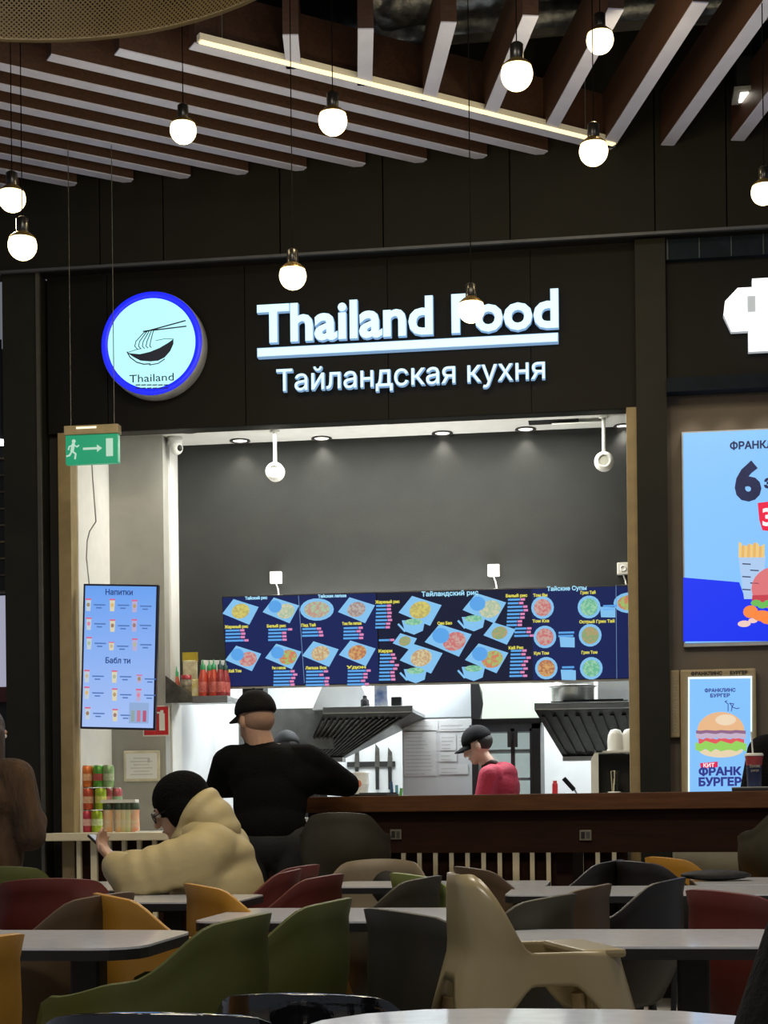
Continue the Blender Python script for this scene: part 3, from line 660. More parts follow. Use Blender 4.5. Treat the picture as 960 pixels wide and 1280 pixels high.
mb.box((.04, -.0208, .02), (.055, -.02, .045)); mb.build('print_lines', M_ink, t)

# ---- cans and juice cups on the counter
def can(px, base_z, Y, col, top, label, h=.125, r=.033, name='drink_can', cat='can', grp='cans on the counter'):
    q = PY(px, 1000, Y)
    t = thing(name, label, cat, (q.x, Y, base_z), group=grp)
    MB().lathe([(r*.8, 0), (r, .008), (r, h-.012), (r*.82, h)], n=18).build('body', mat('can_%s' % (col,), col, .3, var=.25, scale=30, metal=.2), t)
    MB().lathe([(r*.82, h), (r*.84, h+.003), (r*.75, h+.003), (r*.74, h)], n=18).build('rim', mat('can_rim', (.7, .7, .65), .3, metal=.6), t)
    MB().lathe([(r*1.004, h*.30), (r*1.006, h*.32), (r*1.006, h*.6), (r*1.004, h*.62)], n=18).build('label_band', mat('band_%s' % (top,), top, .4, var=.2, scale=50), t)
    return t
RED, GRN, LIM, MAG, ORG, DRD = (.62, .10, .05), (.12, .42, .06), (.42, .62, .04), (.55, .05, .10), (.75, .20, .04), (.35, .06, .06)
yc_ = 9.05
can(108, .93, yc_, MAG, (.8, .5, .5), 'magenta can, left end of the bottom row of cans'); can(121, .93, yc_, LIM, (.7, .85, .5), 'lime green can in the bottom row beside the magenta can')
can(110, 1.062, yc_, RED, (.8, .5, .35), 'orange red can, left end of the middle row'); can(126, 1.062, yc_, LIM, (.75, .8, .2), 'lime can in the middle row above the juice cups'); can(118, 1.062, yc_+.09, GRN, (.3, .2, .2), 'dark green can behind in the middle row')
can(109, 1.194, yc_, ORG, (.85, .5, .3), 'orange can, left end of the top row'); can(117, 1.194, yc_+.05, LIM, (.6, .75, .2), 'lime can, second in the top row'); can(123.5, 1.194, yc_, GRN, (.5, .1, .1), 'green can, third in the top row'); can(130, 1.194, yc_+.05, DRD, (.4, .2, .2), 'dark red can, fourth in the top row'); can(136, 1.194, yc_, (.30, .50, .22), (.5, .6, .4), 'pale green can, right end of the top row')
can(133, 1.062, yc_+.06, DRD, (.5, .2, .2), 'dark red can in the middle row right of the lime can'); can(139, 1.062, yc_+.1, (.30, .50, .30), (.5, .7, .5), 'pale green can in the middle row above the white lid strip'); can(146, 1.062, yc_+.1, (.50, .12, .14), (.3, .5, .3), 'red and green can, right end of the middle row')
for i, (x, lb) in enumerate([(114.5, 'red can standing behind the bottom row'), (127, 'dark can behind the first juice bottle')]):
    can(x, .93, yc_+.1, [RED, DRD][i], (.4, .2, .2), lb)
for i, (x, c1) in enumerate([(135, (.75, .35, .12)), (149, (.75, .42, .16)), (155.5, (.65, .55, .20)), (161, (.50, .60, .25)), (168, (.75, .25, .12))]):
    q = PY(x, 1000, 8.95)
    t = thing('juice_bottle', ['orange juice bottle with dark cap, first left under the white lid strip', 'amber juice bottle, second under the white lid strip', 'yellow juice bottle in the middle under the white lid strip', 'green juice bottle, fourth under the white lid strip', 'red orange juice bottle, right end under the white lid strip'][i], 'bottle', (q.x, 8.95, .93), group='juice bottles')
    MB().lathe([(.026, 0), (.029, .01), (.027, .10), (.029, .135)], n=18).build('body', mat('juice_%d' % i, c1, .35, col2=(.65, .6, .45), scale=22), t)
    MB().lathe([(.031, .13), (.031, .165), (.028, .168)], n=18).build('cap', mat('juice_cap', (.03, .06, .03), .5), t)
q = PY(150, 990, 8.95); tag(bx('lid_strip', (q.x-.105, 8.915, 1.10), (q.x+.10, 8.99, 1.118), M_wpl), 'flat white tray resting on top of the juice bottles', 'tray')
for x, lb in [(180, 'stack of papers on the cream counter next to the juice bottles'), (196, 'second white paper sheet on the cream counter, near the seated person')]:
    q = PY(x, 1030, 8.85); o = MB().box((-.045, -.07, 0), (.045, .07, .006)).build('paper_stack', M_paper); o.location = (q.x, 8.86, .93); o.rotation_euler = (0, 0, .2); tag(o, lb, 'papers')
# ---- sauce shelf on the left under the bulkhead
q0 = PY(216, 872, 9.70); q1 = PY(292, 872, 9.70)
zs = PY(260, 871, 9.62).z
sh = thing('sauce_shelf', 'steel shelf with sloped end bracket holding sauce bottles at left', 'shelf', (0, 0, zs))
bx('board', (q0.x, 9.55, -.03), (q1.x, 9.88, 0), M_steel, sh, .003)
MB().prism([(q0.x, .0), (q0.x, .13), (q0.x+.17, .0), (q0.x+.17, -.04), (q0.x, -.04)], 9.535, 9.55).build('end_bracket', M_dsteel, sh)
bx('front_lip', (q0.x+.17, 9.535, -.045), (q1.x, 9.55, 0), M_steel, sh)
def sauce(px, Y, body, capc, label, h=.17, r=.030, grp='sauce bottles'):
    q = PY(px, 860, Y); t = thing('sauce_bottle', label, 'bottle', (q.x, Y, zs), group=grp)
    MB().lathe([(r*.9, 0), (r, .01), (r, h*.62), (r*.72, h*.8), (r*.5, h)], n=18).build('bottle', mat('sauce_%s' % (body,), body, .3, var=.15, scale=15), t)
    MB().lathe([(r*.55, h-.005), (r*.55, h+.022), (r*.25, h+.03), (r*.08, h+.06)], n=14).build('cap', mat('scap_%s' % (capc,), capc, .4), t)
    disc_ = MB().lathe([(r*1.005, h*.15), (r*1.01, h*.17), (r*1.01, h*.5), (r*1.005, h*.52)], n=18); disc_.build('label_band', mat('sauce_label', (.62, .22, .20), .5, var=.4, scale=60, col2=(.45, .05, .04)), t)
sr = (.52, .055, .03); dr = (.32, .03, .035); gc = (.02, .28, .10); dg = (.02, .07, .06)
sauce(254, 9.60, sr, gc, 'red chili sauce bottle with green cap, leftmost of the front row'); sauce(262, 9.66, sr, gc, 'red chili sauce bottle with green cap, second from left'); sauce(267.5, 9.60, sr, gc, 'red chili sauce bottle with green cap, third from left')
sauce(275.5, 9.60, dr, dg, 'dark red sauce bottle with black green cap beside the green caps'); sauce(282, 9.66, dr, dg, 'dark red sauce bottle with black green cap, rightmost on the shelf'); sauce(221, 9.80, (.50, .10, .04), gc, 'small red sauce bottle behind the sloped bracket', .15, .024)
q = PY(238, 850, 9.75); t = thing('noodle_packet', 'tall clear packet of noodles with yellow header on the sauce shelf', 'packet', (q.x, 9.75, zs))
MB().box((-.045, -.02, 0), (.045, .02, .24), bev=.012).build('bag', mat('noodle_bag', (.72, .70, .50), .3, col2=(.45, .40, .22), scale=30), t); MB().box((-.048, -.008, .23), (.048, .008, .29)).build('header', mat('bag_header', (.50, .40, .04), .4), t)
q = PY(233, 850, 9.66); t = thing('sauce_jar', 'dark patterned jar in front of the noodle packet on the shelf', 'jar', (q.x, 9.66, zs)); MB().lathe([(.032, 0), (.04, .02), (.04, .09), (.03, .115)], n=18).build('jar', mat('jar_dark', (.07, .06, .045), .3, col2=(.35, .30, .2), scale=30), t); MB().lathe([(.032, .113), (.032, .14), (.0, .142)], n=18).build('lid', mat('jar_lid', (.35, .02, .03), .4), t)
q = PY(245, 860, 9.62); t = thing('yellow_packet', 'small yellow packet at the edge of the sauce shelf', 'packet', (q.x, 9.62, zs)); MB().box((-.025, -.012, 0), (.025, .012, .11), bev=.008).build('packet', mat('yellow_pack', (.62, .50, .05), .4, col2=(.75, .72, .55), scale=30), t)
q = PY(268, 845, 9.84); tag(MB().box((-.09, -.01, 0), (.09, .01, .245), bev=.003).build('white_board', M_paper), 'white board standing behind the red sauce bottles', 'board'); o = bpy.data.objects['white_board']; o.location = (q.x, 9.84, zs); o.rotation_euler = (0, R(2), 0)

# ================================================================== KITCHEN
def hood(name, label, lip, low, ztop, zl, Y0, Y1, nb):
    """lip/low: photo x ranges of the wide front lip and of the narrow lower rear edge"""
    a = PY(lip[0], 885, Y0).x; b = PY(lip[1], 885, Y0).x; c_ = PY(low[0], 945, Y1).x; d_ = PY(low[1], 945, Y1).x
    t = thing(name, label, 'hood', (0, 0, 0))
    bx('front_lip', (a, Y0-.02, ztop-.045), (b, Y0+.02, ztop), M_steel, t, .004)
    MB().add([(a, Y0, ztop-.045), (b, Y0, ztop-.045), (b, Y1, ztop-.045), (a, Y1, ztop-.045), (c_, Y1-.12, zl), (d_, Y1-.12, zl), (d_, Y1, zl), (c_, Y1, zl)],
             [(0, 1, 2, 3), (4, 5, 6, 7), (0, 1, 5, 4), (1, 2, 6, 5), (2, 3, 7, 6), (3, 0, 4, 7)]).build('canopy', mat('hood_dark', (.035, .034, .030), .35, metal=.5, var=.3, scale=20), t)
    bx('top_plate', (a, Y0, ztop-.045), (b, Y1, ztop-.02), M_steel, t)
    for k in range(nb):
        u0 = (k+.3)/nb; u1 = (k+.62)/nb
        def P(u, v, off=.012):
            x = (a*(1-u)+b*u)*(1-v)+(c_*(1-u)+d_*u)*v; y = Y0*(1-v)+(Y1-.12)*v; z = (ztop-.045)*(1-v)+zl*v
            return (x, y-off, z-off*.6)
        vs = [P(u0, .12), P(u1, .12), P(u1, .93), P(u0, .93)]; ws = [P(u0, .12, 0), P(u1, .12, 0), P(u1, .93, 0), P(u0, .93, 0)]
        MB().add(vs+ws, [(0, 1, 2, 3), (4, 5, 6, 7), (0, 1, 5, 4), (1, 2, 6, 5), (2, 3, 7, 6), (3, 0, 4, 7)]).build('baffle', M_dsteel if nb > 10 else mat('burnt_baffle', (.055, .052, .046), .4, metal=.6, var=.3, scale=20), t)
    bx('rear_gutter', (c_, Y1-.14, zl-.03), (d_, Y1, zl), M_steel, t)
    return t
Z1 = PY(460, 883, 10.7).z
hood('extractor_hood', 'steel extractor hood with slanted grease filter beside the standing man', (404, 516), (383, 432), Z1, PY(400, 948, 11.5).z, 10.7, 11.5, 14)
hood('extractor_hood', 'blackened extractor hood with broad filter bars at the right of the fridge', (668, 800), (704, 815), PY(720, 878, 10.7).z, PY(740, 946, 11.5).z, 10.7, 11.5, 9)
a = PY(296, 890, 11.0); b = PY(415, 935, 11.0)
t = thing('steel_splashback', 'grey brushed steel hood side panel behind the standing man', 'panel', (0, 11.05, 0)); bx('panel', (a.x, 0, b.z), (b.x, .03, a.z+.02), mat('splash_steel', (.30, .30, .28), .4, metal=.5, var=.15, scale=12), t)
for k in range(3): MB().tube((a.x+.1+.2*k, 0, b.z), (a.x+.1+.2*k, 0, 0), .012).build('leg', M_steel, t)
# cable of wall: chimney box and smoke pipe at left
q = PY(318, 866, 10.4); tag(bx('pipe_box', (q.x-.07, 10.35, 1.62), (q.x+.07, 10.5, 2.69), M_dark), 'dark square post behind the cap of the standing man', 'post')
# tall white cabinet with sheets
a = PY(503, 990, 11.4); b = PY(592, 990, 11.4)
cb = thing('white_cabinet', 'tall white cabinet covered with pinned sheets left of the fridge', 'cabinet', (0, 0, 0))
bx('body', (a.x, 11.42, .05), (b.x, 12.0, 2.3), M_white, cb, .004); bx('door', (a.x+.006, 11.40, .08), (b.x-.006, 11.42, PY(540, 899, 11.4).z), mat('cabinet_door', (.70, .72, .74), .4, var=.02), cb, .003); bx('upper_door', (a.x+.006, 11.40, PY(540, 897, 11.4).z), (b.x-.006, 11.42, 2.28), mat('cabinet_door2', (.62, .68, .72), .4, var=.02), cb, .003); bx('plinth', (a.x+.02, 11.45, 0), (b.x-.02, 11.95, .05), M_black, cb)
for i, (x0, y0, x1, y1, lb) in enumerate([(505, 901, 547, 915, 'wide printed sheet, top left on the white cabinet'), (549, 900, 593, 914, 'printed sheet, top right on the white cabinet'), (505, 913, 545, 970, 'large printed sheet, left side of the white cabinet'), (550, 917, 570, 938, 'small sheet in the second row of the white cabinet'), (572, 917, 592, 938, 'small sheet beside the cap of the worker'), (549, 940, 571, 952, 'narrow sheet in the third row of the white cabinet'), (549, 955, 585, 968, 'low sheet left of the red shirt')]):
    p = PY(x0, y1, 11.39); q = PY(x1, y0, 11.39); t = thing('pinned_sheet', lb, 'paper', (p.x, 11.397, p.z), group='sheets on the cabinet')
    bx('sheet', (0, -.002, 0), (q.x-p.x, 0, q.z-p.z), M_paper, t); mb = MB(); w = q.x-p.x; h = q.z-p.z; k = 0.012
    while k < h-.015:
        mb.box((.012, -.0028, k), (w*(.55+.35*random.random()), -.002, k+.0045)); k += .026
    mb.build('print_lines', M_ink, t)
# fridge
a = PY(590, 990, 11.2); b = PY(676, 990, 11.2); ax, bx_ = a.x, b.x
fr = thing('display_fridge', 'black glass door drinks fridge with blank white light box top', 'fridge', (0, 0, 0))
zt = PY(630, 905, 11.2).z; zd = PY(630, 911, 11.2).z; ztop = PY(630, 852, 11.2).z+.06
Mfb = mat('fridge_black', (.028, .028, .030), .4)
for lo, hi in [((ax, 11.22, 0), (ax+.035, 11.9, zt)), ((bx_-.06, 11.22, 0), (bx_, 11.9, zt)), ((ax, 11.22, 0), (bx_, 11.9, .25)), ((ax, 11.86, 0), (bx_, 11.9, zt)), ((ax, 11.22, zd), (bx_, 11.9, zt+.04))]: bx('case_panel', lo, hi, Mfb, fr)
bx('liner', (ax+.035, 11.84, .25), (bx_-.06, 11.86, zd), mat('fridge_liner', (.62, .68, .66), .5, emit=(.6, .7, .68), es=.55), fr)  # liner made to glow in place of the fridge's inside lamps
for z in (.55, .85, PY(630, 975, 11.5).z, PY(630, 940, 11.5).z): bx('shelf', (ax+.04, 11.35, z), (bx_-.065, 11.84, z+.012), M_white, fr)
xm = PY(641, 940, 11.2).x
for lo, hi in ((ax+.035, xm), (xm, bx_-.06)):
    dr_ = bx('glass_door', (lo+.012, 11.222, .25), (hi-.012, 11.23, zd), M_glass, fr)
    for e0, e1 in (((lo, 11.2, .25), (lo+.014, 11.24, zd)), ((hi-.014, 11.2, .25), (hi, 11.24, zd)), ((lo, 11.2, zd-.02), (hi, 11.24, zd))): bx('door_frame', e0, e1, Mfb, dr_)
bx('handle', (xm-.035, 11.17, PY(641, 934, 11.2).z), (xm-.01, 11.2, PY(641, 914, 11.2).z), M_black, fr); bx('handle', (xm+.01, 11.17, PY(641, 934, 11.2).z), (xm+.035, 11.2, PY(641, 914, 11.2).z), M_black, fr)
def fl(x, y): q = PY(x, y, 11.2); return (q.x, q.z)
MB().prism([fl(589, 899), fl(600, 899), fl(604, 880), fl(598, 852), fl(588, 852)], 11.2, 11.6).build('light_box_case', Mfb, fr)
MB().prism([fl(602, 898), fl(680, 896), fl(686, 852), fl(598, 852), fl(603, 866), fl(604, 880)], 11.2, 11.5).build('light_box', glow('fridge_light', (.80, .93, .80), .85), fr)
# things around: pot, boxes above hoods
q = PY(718, 873, 11.0); z0 = q.z-.0
Z2 = PY(720, 878, 10.7).z
t = thing('stock_pot', 'large steel pot standing on top of the blackened hood', 'pot', (PY(716, 870, 10.95).x, 10.95, Z2))
MB().lathe([(.14, 0), (.145, .01), (.145, .11), (.15, .115), (.145, .12), (.145, .24)], n=32).build('pot', M_steel, t); MB().lathe([(.15, .12), (.165, .125), (.15, .13)], n=32).build('band', M_steel, t)
t = thing('white_box', 'white box on the blackened hood next to the pot', 'box', (PY(766, 870, 10.95).x, 10.95, Z2)); MB().box((-.10, -.08, 0), (.13, .08, .26), bev=.005).build('carton', M_paper, t)
t = thing('black_tray', 'thin black trays lying in front of the pot on the hood', 'tray', (PY(700, 876, 10.8).x, 10.78, Z2)); MB().box((-.06, -.04, 0), (.45, .04, .012)).build('tray', M_black, t); MB().box((.02, -.03, .012), (.42, .03, .022)).build('second_tray', M_black, t)
t = thing('white_carton', 'slanted white carton on the steel hood', 'box', (PY(430, 876, 11.1).x, 11.05, Z1)); MB().prism([(-.2, 0), (.22, 0), (.14, .18), (-.12, .18)], -.1, .1).build('carton', M_paper, t); MB().prism([(-.10, .18), (.12, .18), (.12, .19), (-.1, .19)], -.1, .1).build('flap', M_wpl, t)
t = thing('blue_white_packet', 'white and blue packet on the steel hood near the cabinet', 'packet', (PY(478, 876, 10.9).x, 10.85, Z1)); MB().box((-.045, -.03, 0), (.045, .03, .19), bev=.01).build('packet', mat('packet_bw', (.75, .78, .8), .5, col2=(.12, .2, .5), scale=14), t); MB().box((-.03, -.01, .19), (.03, .01, .205)).build('fold', M_wpl, t)
t = thing('dark_container', 'small dark container on the steel hood beside the packet', 'container', (PY(497, 876, 10.9).x, 10.85, Z1)); MB().box((-.035, -.03, 0), (.035, .03, .07), bev=.006).build('container', M_black, t)
t = thing('dark_bottle', 'small dark cap bottle on the steel hood left of the packet', 'bottle', (PY(459, 876, 10.9).x, 10.8, Z1)); MB().lathe([(.03, 0), (.03, .05), (.015, .06), (.015, .08)], n=14).build('bottle', M_black, t)
# knife rack
q = PY(468, 955, 12.36)
kr = thing('knife_rack', 'black magnetic knife rack on the white kitchen wall', 'rack', (q.x, 12.4, q.z)); bx('bar', (-.22, -.02, -.02), (.16, 0, .02), M_black, kr)
for k, (dx, l1, l2) in enumerate([(-.14, .1, -.14), (.02, .12, -.10), (.12, .09, -.10)]):
    t = thing('kitchen_knife', ['kitchen knife on the rack nearest the steel hood', 'longest kitchen knife in the middle of the rack', 'kitchen knife on the rack nearest the cabinet'][k], 'knife', (q.x+dx, 12.375, q.z), group='knives on the rack')
    MB().prism([(-.02, -.02), (.02, -.02), (.018, l1), (-.012, l1+.04)], -.004, 0).build('blade', M_dsteel, t); MB().box((-.014, -.01, l2-.1), (.014, .006, -.02), bev=.003).build('handle', M_black, t)
# prep counter behind the bar (carries small things)
pc = thing('prep_counter', 'steel prep counter inside the kitchen behind the bar', 'counter', (0, 0, 0)); bx('worktop', (-2.68, 9.75, .96), (.89, 10.3, 1.0), M_steel, pc, .004); bx('body', (-2.6, 9.8, 0), (.85, 10.25, .96), M_dsteel, pc)
def onprep(px, Y=10.0): return (PY(px, 1000, Y).x, Y, 1.0)
t = thing('plastic_cup_stack', 'stack of clear plastic cups with a red dot by the black tray', 'cup', onprep(451)); MB().lathe([(.038, 0), (.05, .20), (.054, .205), (.054, .212), (.05, .27), (.056, .28), (.05, .285)], n=22).build('cups', mat('cup_clear', (.75, .76, .74), .25, var=.03), t); MB().lathe([(.024, .05), (.024, .054)], c=(-.01, 0, .21), axis='y', n=18).build('red_dot', mat('dot_red', (.65, .18, .10), .5), t)
t = thing('steel_container', 'small steel container left of the plastic cups', 'container', onprep(436, 10.1)); MB().lathe([(.05, 0), (.05, .15), (.055, .155)], n=20).build('container', M_steel, t); MB().lathe([(.054, .155), (.05, .165), (0, .17)], n=20).build('lid', M_steel, t)
for k, (px, cl, lb) in enumerate([(491, (.02, .07, .16), 'dark blue handled utensil standing by the white cabinet'), (496, (.10, .30, .36), 'teal handled utensil standing by the white cabinet'), (500, (.10, .33, .08), 'green handled utensil standing by the white cabinet')]):
    t = thing('utensil', lb, 'utensil', onprep(px, 10.05), group='utensils'); MB().tube((0, 0, 0), (0, 0, .08), .008, .008).build('shaft', M_steel, t); MB().tube((0, 0, .08), (.01*(k-1), 0, .22-.02*k), .012, .009).build('handle', mat('uh%d' % k, cl, .4), t)
# right: napkin rack with tubs and straws
q = onprep(766, 9.95)
rk = thing('white_rack', 'white open rack with shelf on the prep counter beside the right jamb', 'rack', (q[0], q[1], 1.0))
zz = PY(766, 939, 9.95).z-1.0
MB().prism([(-.13, 0), (-.085, 0), (-.085, zz-.01), (-.06, zz-.01), (-.06, zz), (-.10, zz), (-.13, zz-.05)], -.1, .1).build('side', M_wpl, rk); bx('shelf', (-.10, -.1, zz-.012), (.2, .1, zz), M_wpl, rk); bx('back', (-.085, .09, 0), (.2, .1, zz-.02), M_black, rk); bx('side', (.16, -.1, 0), (.2, .1, zz-.012), M_wpl, rk)
for k, (px, lb) in enumerate([(769.5, 'white rounded lid stack on the white rack, nearer the hood'), (787, 'white rounded lid stack on the white rack against the jamb')]):
    x = PY(px, 930, 9.95).x; t = thing('lid_stack', lb, 'lid stack', (x, 9.95, 1.0+zz), group='lid stacks'); MB().lathe([(.048, 0), (.051, .06), (.046, .10), (.03, .13), (0, .137)], n=22).build('lids', M_wpl, t); MB().lathe([(.053, .0), (.053, .012)], n=22).build('rim', M_wpl, t)
t = thing('straw_holder', 'cup of black and white wrapped straws on the white rack', 'straws', (PY(768, 985, 9.9).x, 9.88, 1.0)); MB().lathe([(.035, 0), (.04, .14), (.037, .14), (.032, .005)], n=18).build('cup', M_wpl, t)
for k in range(14):
    an = random.random()*6.28; r_ = .025*random.random(); MB().tube((r_*math.cos(an), r_*math.sin(an), .01), (1.9*r_*math.cos(an)-.02+.003*k, 1.6*r_*math.sin(an), .25+.02*random.random()), .006, .006, 6).build('straw', M_black if k % 4 else M_cream, t)
t = thing('red_bottle', 'red upright container right of the fridge', 'container', onprep(694, 10.1)); MB().box((-.017, -.03, 0), (.017, .03, .20), bev=.008).build('body', mat('red_plastic', (.55, .02, .03), .4), t); MB().box((-.012, -.02, .2), (.012, .02, .215)).build('cap', mat('red_plastic'), t)
t = thing('fryer_basket', 'wire fryer basket with black handle under the blackened hood', 'basket', (PY(727, 985, 11.3).x, 11.3, .98))
for k in range(7): MB().tube((-.12+.05*k, -.1, 0), (-.12+.05*k, -.1, .13), .003, n=6).build('wire', M_steel, t)
for k in range(4): MB().tube((-.12, -.1, .01+.04*k), (.18, -.1, .01+.04*k), .003, n=6).build('wire', M_steel, t)
MB().box((-.12, -.09, 0), (.18, .1, .01)).build('base', M_steel, t); MB().tube((-.02, -.1, .14), (-.05, -.12, .20), .006).build('stem', M_steel, t); MB().tube((-.05, -.12, .19), (-.12, -.14, .27), .016).build('handle', M_black, t)
fy = thing('fryer', 'steel fryer cabinet under the blackened hood', 'fryer', (PY(735, 985, 11.4).x, 11.4, 0)); bx('body', (-.25, -.2, 0), (.4, .4, .97), M_steel, fy, .005); bx('control_panel', (-.25, -.22, .75), (.4, -.2, .9), M_dsteel, fy)

# ================================================================== WOODEN BAR
A = PD(435, 996, 8.0); B = PD(960, 988, 7.4); bd = Vector((B.x-A.x, B.y-A.y, 0)); ang = math.atan2(bd.y, bd.x); bl = bd.length
br = thing('high_bar', 'long brown wooden high bar table in front of the stall', 'bar', (A.x, A.y, 0), ang)
x0, x1 = -.28, bl+.9
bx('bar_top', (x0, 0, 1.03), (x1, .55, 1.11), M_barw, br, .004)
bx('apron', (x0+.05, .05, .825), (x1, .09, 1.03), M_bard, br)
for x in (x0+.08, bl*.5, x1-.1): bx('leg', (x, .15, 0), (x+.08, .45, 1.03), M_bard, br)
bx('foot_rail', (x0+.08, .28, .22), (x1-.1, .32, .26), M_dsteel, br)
for px, py in ((495, 1043), (732, 1044)):
    d_ = ray(px, py); # intersection with the apron plane
    nrm = Vector((-math.sin(ang), math.cos(ang), 0)); P0 = Vector((A.x, A.y, 0))+nrm*.05
    t_ = (P0.dot(nrm))/(Vector(d_).dot(nrm)-0) if True else 0
    w_ = Vector((d_[0]*t_, d_[1]*t_, H+d_[2]*t_)); lx = (w_-Vector((A.x, A.y, 0))).dot(bd.normalized())
    s = bx('socket', (lx-.028, .04, w_.z-.025), (lx+.03, .05, w_.z+.025), mat('socket_metal', (.30, .27, .20), .35, metal=.5), br, .002)
    bx('socket_insert', (lx-.02, .037, w_.z-.016), (lx-.002, .04, w_.z+.016), M_black, s); bx('socket_insert', (lx+.005, .037, w_.z-.016), (lx+.022, .04, w_.z+.016), M_dsteel, s)
def onbar(px, off=.1):
    d_ = ray(px, 992); nrm = Vector((-math.sin(ang), math.cos(ang), 0)); P0 = Vector((A.x, A.y, 0))+nrm*off; t_ = P0.dot(nrm)/Vector(d_).dot(nrm)
    return Vector((d_[0]*t_, d_[1]*t_, 1.11))
t = thing('food_tray', 'black food tray on the bar beside the man\'s elbow', 'tray', onbar(464), ang); MB().box((-.12, -.06, 0), (.10, .16, .012), bev=.004).build('tray', M_black, t); MB().box((-.11, .14, .012), (.09, .15, .02)).build('rim', M_black, t)
t = thing('food_tray', 'dark food tray with white paper under the red and blue cup', 'tray', onbar(957), ang); MB().box((-.15, -.07, 0), (.25, .22, .016), bev=.004).build('tray', mat('tray_dark', (.02, .015, .014), .5), t); MB().box((-.155, -.06, .017), (.24, .2, .019)).build('paper', M_paper, t)
q = onbar(943, .12); cu_ = thing('soda_cup', 'red and dark blue paper cup with white lid and straw on the bar', 'cup', (q.x, q.y, 1.13))
MB().lathe([(.033, 0), (.037, .10)], n=24).build('lower_sleeve', mat('cup_navy', (.012, .022, .07), .4), cu_); MB().lathe([(.037, .10), (.042, .145)], n=24).build('upper_sleeve', mat('cup_red', (.38, .03, .03), .4, col2=(.25, .05, .06)), cu_); MB().lathe([(.044, .145), (.044, .152), (.04, .158), (0, .158)], n=24).build('lid', M_wpl, cu_); MB().tube((-.005, 0, .15), (-.012, 0, .26), .004, n=8).build('straw', M_wpl, cu_)
text('lettering', 'Франклинс', .022, mat('cup_print', (.6, .55, .45), .5), cu_, (0, -.0405, .09), .001, 0, width=.05); text('lettering', 'БУРГЕР', .014, MATS['cup_print'], cu_, (0, -.039, .07), .001, 0, width=.035)

# ================================================================== PENDANT BULBS
def pendant(px, py, dia, label):
    D = .125*F/dia; D = min(max(D, 5.6), 7.1); q = PD(px, py, D); r = dia/2*D/F
    t = thing('pendant_bulb', label, 'pendant lamp', (q.x, q.y, q.z), group='pendant bulbs')
    prof = [(0.0, -r)]+[(r*math.sin(R(a_)), -r*math.cos(R(a_))) for a_ in range(12, 118, 8)]
    MB().lathe(prof, n=28).build('bulb', glow('bulb_warm', (1, .80, .45), 4.5), t)
    MB().lathe([(r*.95, r*.44), (r*.9, r*.55), (r*.62, r*.8), (r*.4, r*.95)], n=24).build('cap', mat('brass_cap', (.22, .15, .05), .35, metal=.7), t)
    MB().lathe([(r*.40, r*.95), (r*.42, r*1.0), (r*.42, r*1.85), (r*.22, r*2.0), (0, r*2.0)], n=18).build('socket', mat('socket_black', (.012, .011, .010), .3), t)
    MB().tube((0, 0, r*1.95), (0, 0, 5.5-q.z), .0025, n=6).build('cord', mat('cord_black', (.004, .004, .004), .9, spec=.05), t)
    l = bpy.data.lights.new('bulb_lamp', 'POINT'); l.energy = 9; l.color = (1, .78, .42); l.shadow_soft_size = r*.9
    lo = bpy.data.objects.new('lamp', l); COL.objects.link(lo); lo.parent = t; lo.location = (0, 0, -r*1.0-.06)
for a in [(750, 50, 34, 'pendant globe bulb, highest, crossing a straight slat'), (646, 93, 40, 'largest pendant globe bulb, above the strip light'), (416, 151, 36, 'pendant globe bulb in front of the diagonal slats below the strip light'), (229, 163, 33, 'pendant globe bulb left, in front of the diagonal slats'), (742, 189, 36, 'pendant globe bulb at the end of the strip light'), (15, 248, 34, 'pendant globe bulb at far left, the higher of two'), (28, 307, 36, 'pendant globe bulb at far left, the lower of two'), (955, 240, 32, 'pendant globe bulb cut by the right frame edge'), (366, 345, 34, 'pendant globe bulb just above the word Thailand'), (589, 387, 33, 'lowest pendant globe bulb, in front of the letter F')]: pendant(*a)
# square spot in the ceiling at right
q = PZ(938, 116, 4.75)
t = thing('ceiling_spot', 'square gimbal ceiling spotlight at upper right', 'spotlight', q); bx('frame', (-.09, -.09, -.02), (.09, .09, 0), mat('spot_frame', (.35, .38, .42), .4), t, .003); bx('body', (-.075, -.075, 0), (.075, .075, .16), M_black, t); bx('lens', (-.055, -.055, -.024), (.055, .055, -.02), glow('spot_lens', (1, .93, .8), 5), t); MB().tube((0, 0, .16), (0, 0, .75), .008).build('stem', M_black, t)
# woven shade top left
Mw = bpy.data.materials.new('woven_gold'); Mw.use_nodes = True; nn = Mw.node_tree.nodes; l = Mw.node_tree.links; pr = nn['Principled BSDF']; pr.inputs['Base Color'].default_value = (.22, .15, .05, 1); pr.inputs['Roughness'].default_value = .5
uv = nn.new('ShaderNodeUVMap'); mp = nn.new('ShaderNodeMapping'); mp.inputs['Rotation'].default_value = (0, 0, R(45)); l.new(uv.outputs[0], mp.inputs[0]); ck = nn.new('ShaderNodeTexVoronoi'); ck.inputs['Scale'].default_value = 1.0; ck.inputs['Randomness'].default_value = 0; l.new(mp.outputs[0], ck.inputs['Vector'])
mt = nn.new('ShaderNodeMath'); mt.operation = 'GREATER_THAN'; mt.inputs[1].default_value = .30; l.new(ck.outputs['Distance'], mt.inputs[0]); l.new(mt.outputs[0], pr.inputs['Alpha'])
cc = PZ(60, 51, 3.03); cdir = Vector((-math.sin(YAW), math.cos(YAW), 0)); cen = Vector((cc.x, cc.y, 3.03))-cdir*.85-Vector((.0, 0, 0))
ws = thing('woven_pendant_shade', 'large round woven golden lampshade at the top left corner', 'lampshade', cen)
N = 96; vs = []; fs = []; uvs = []
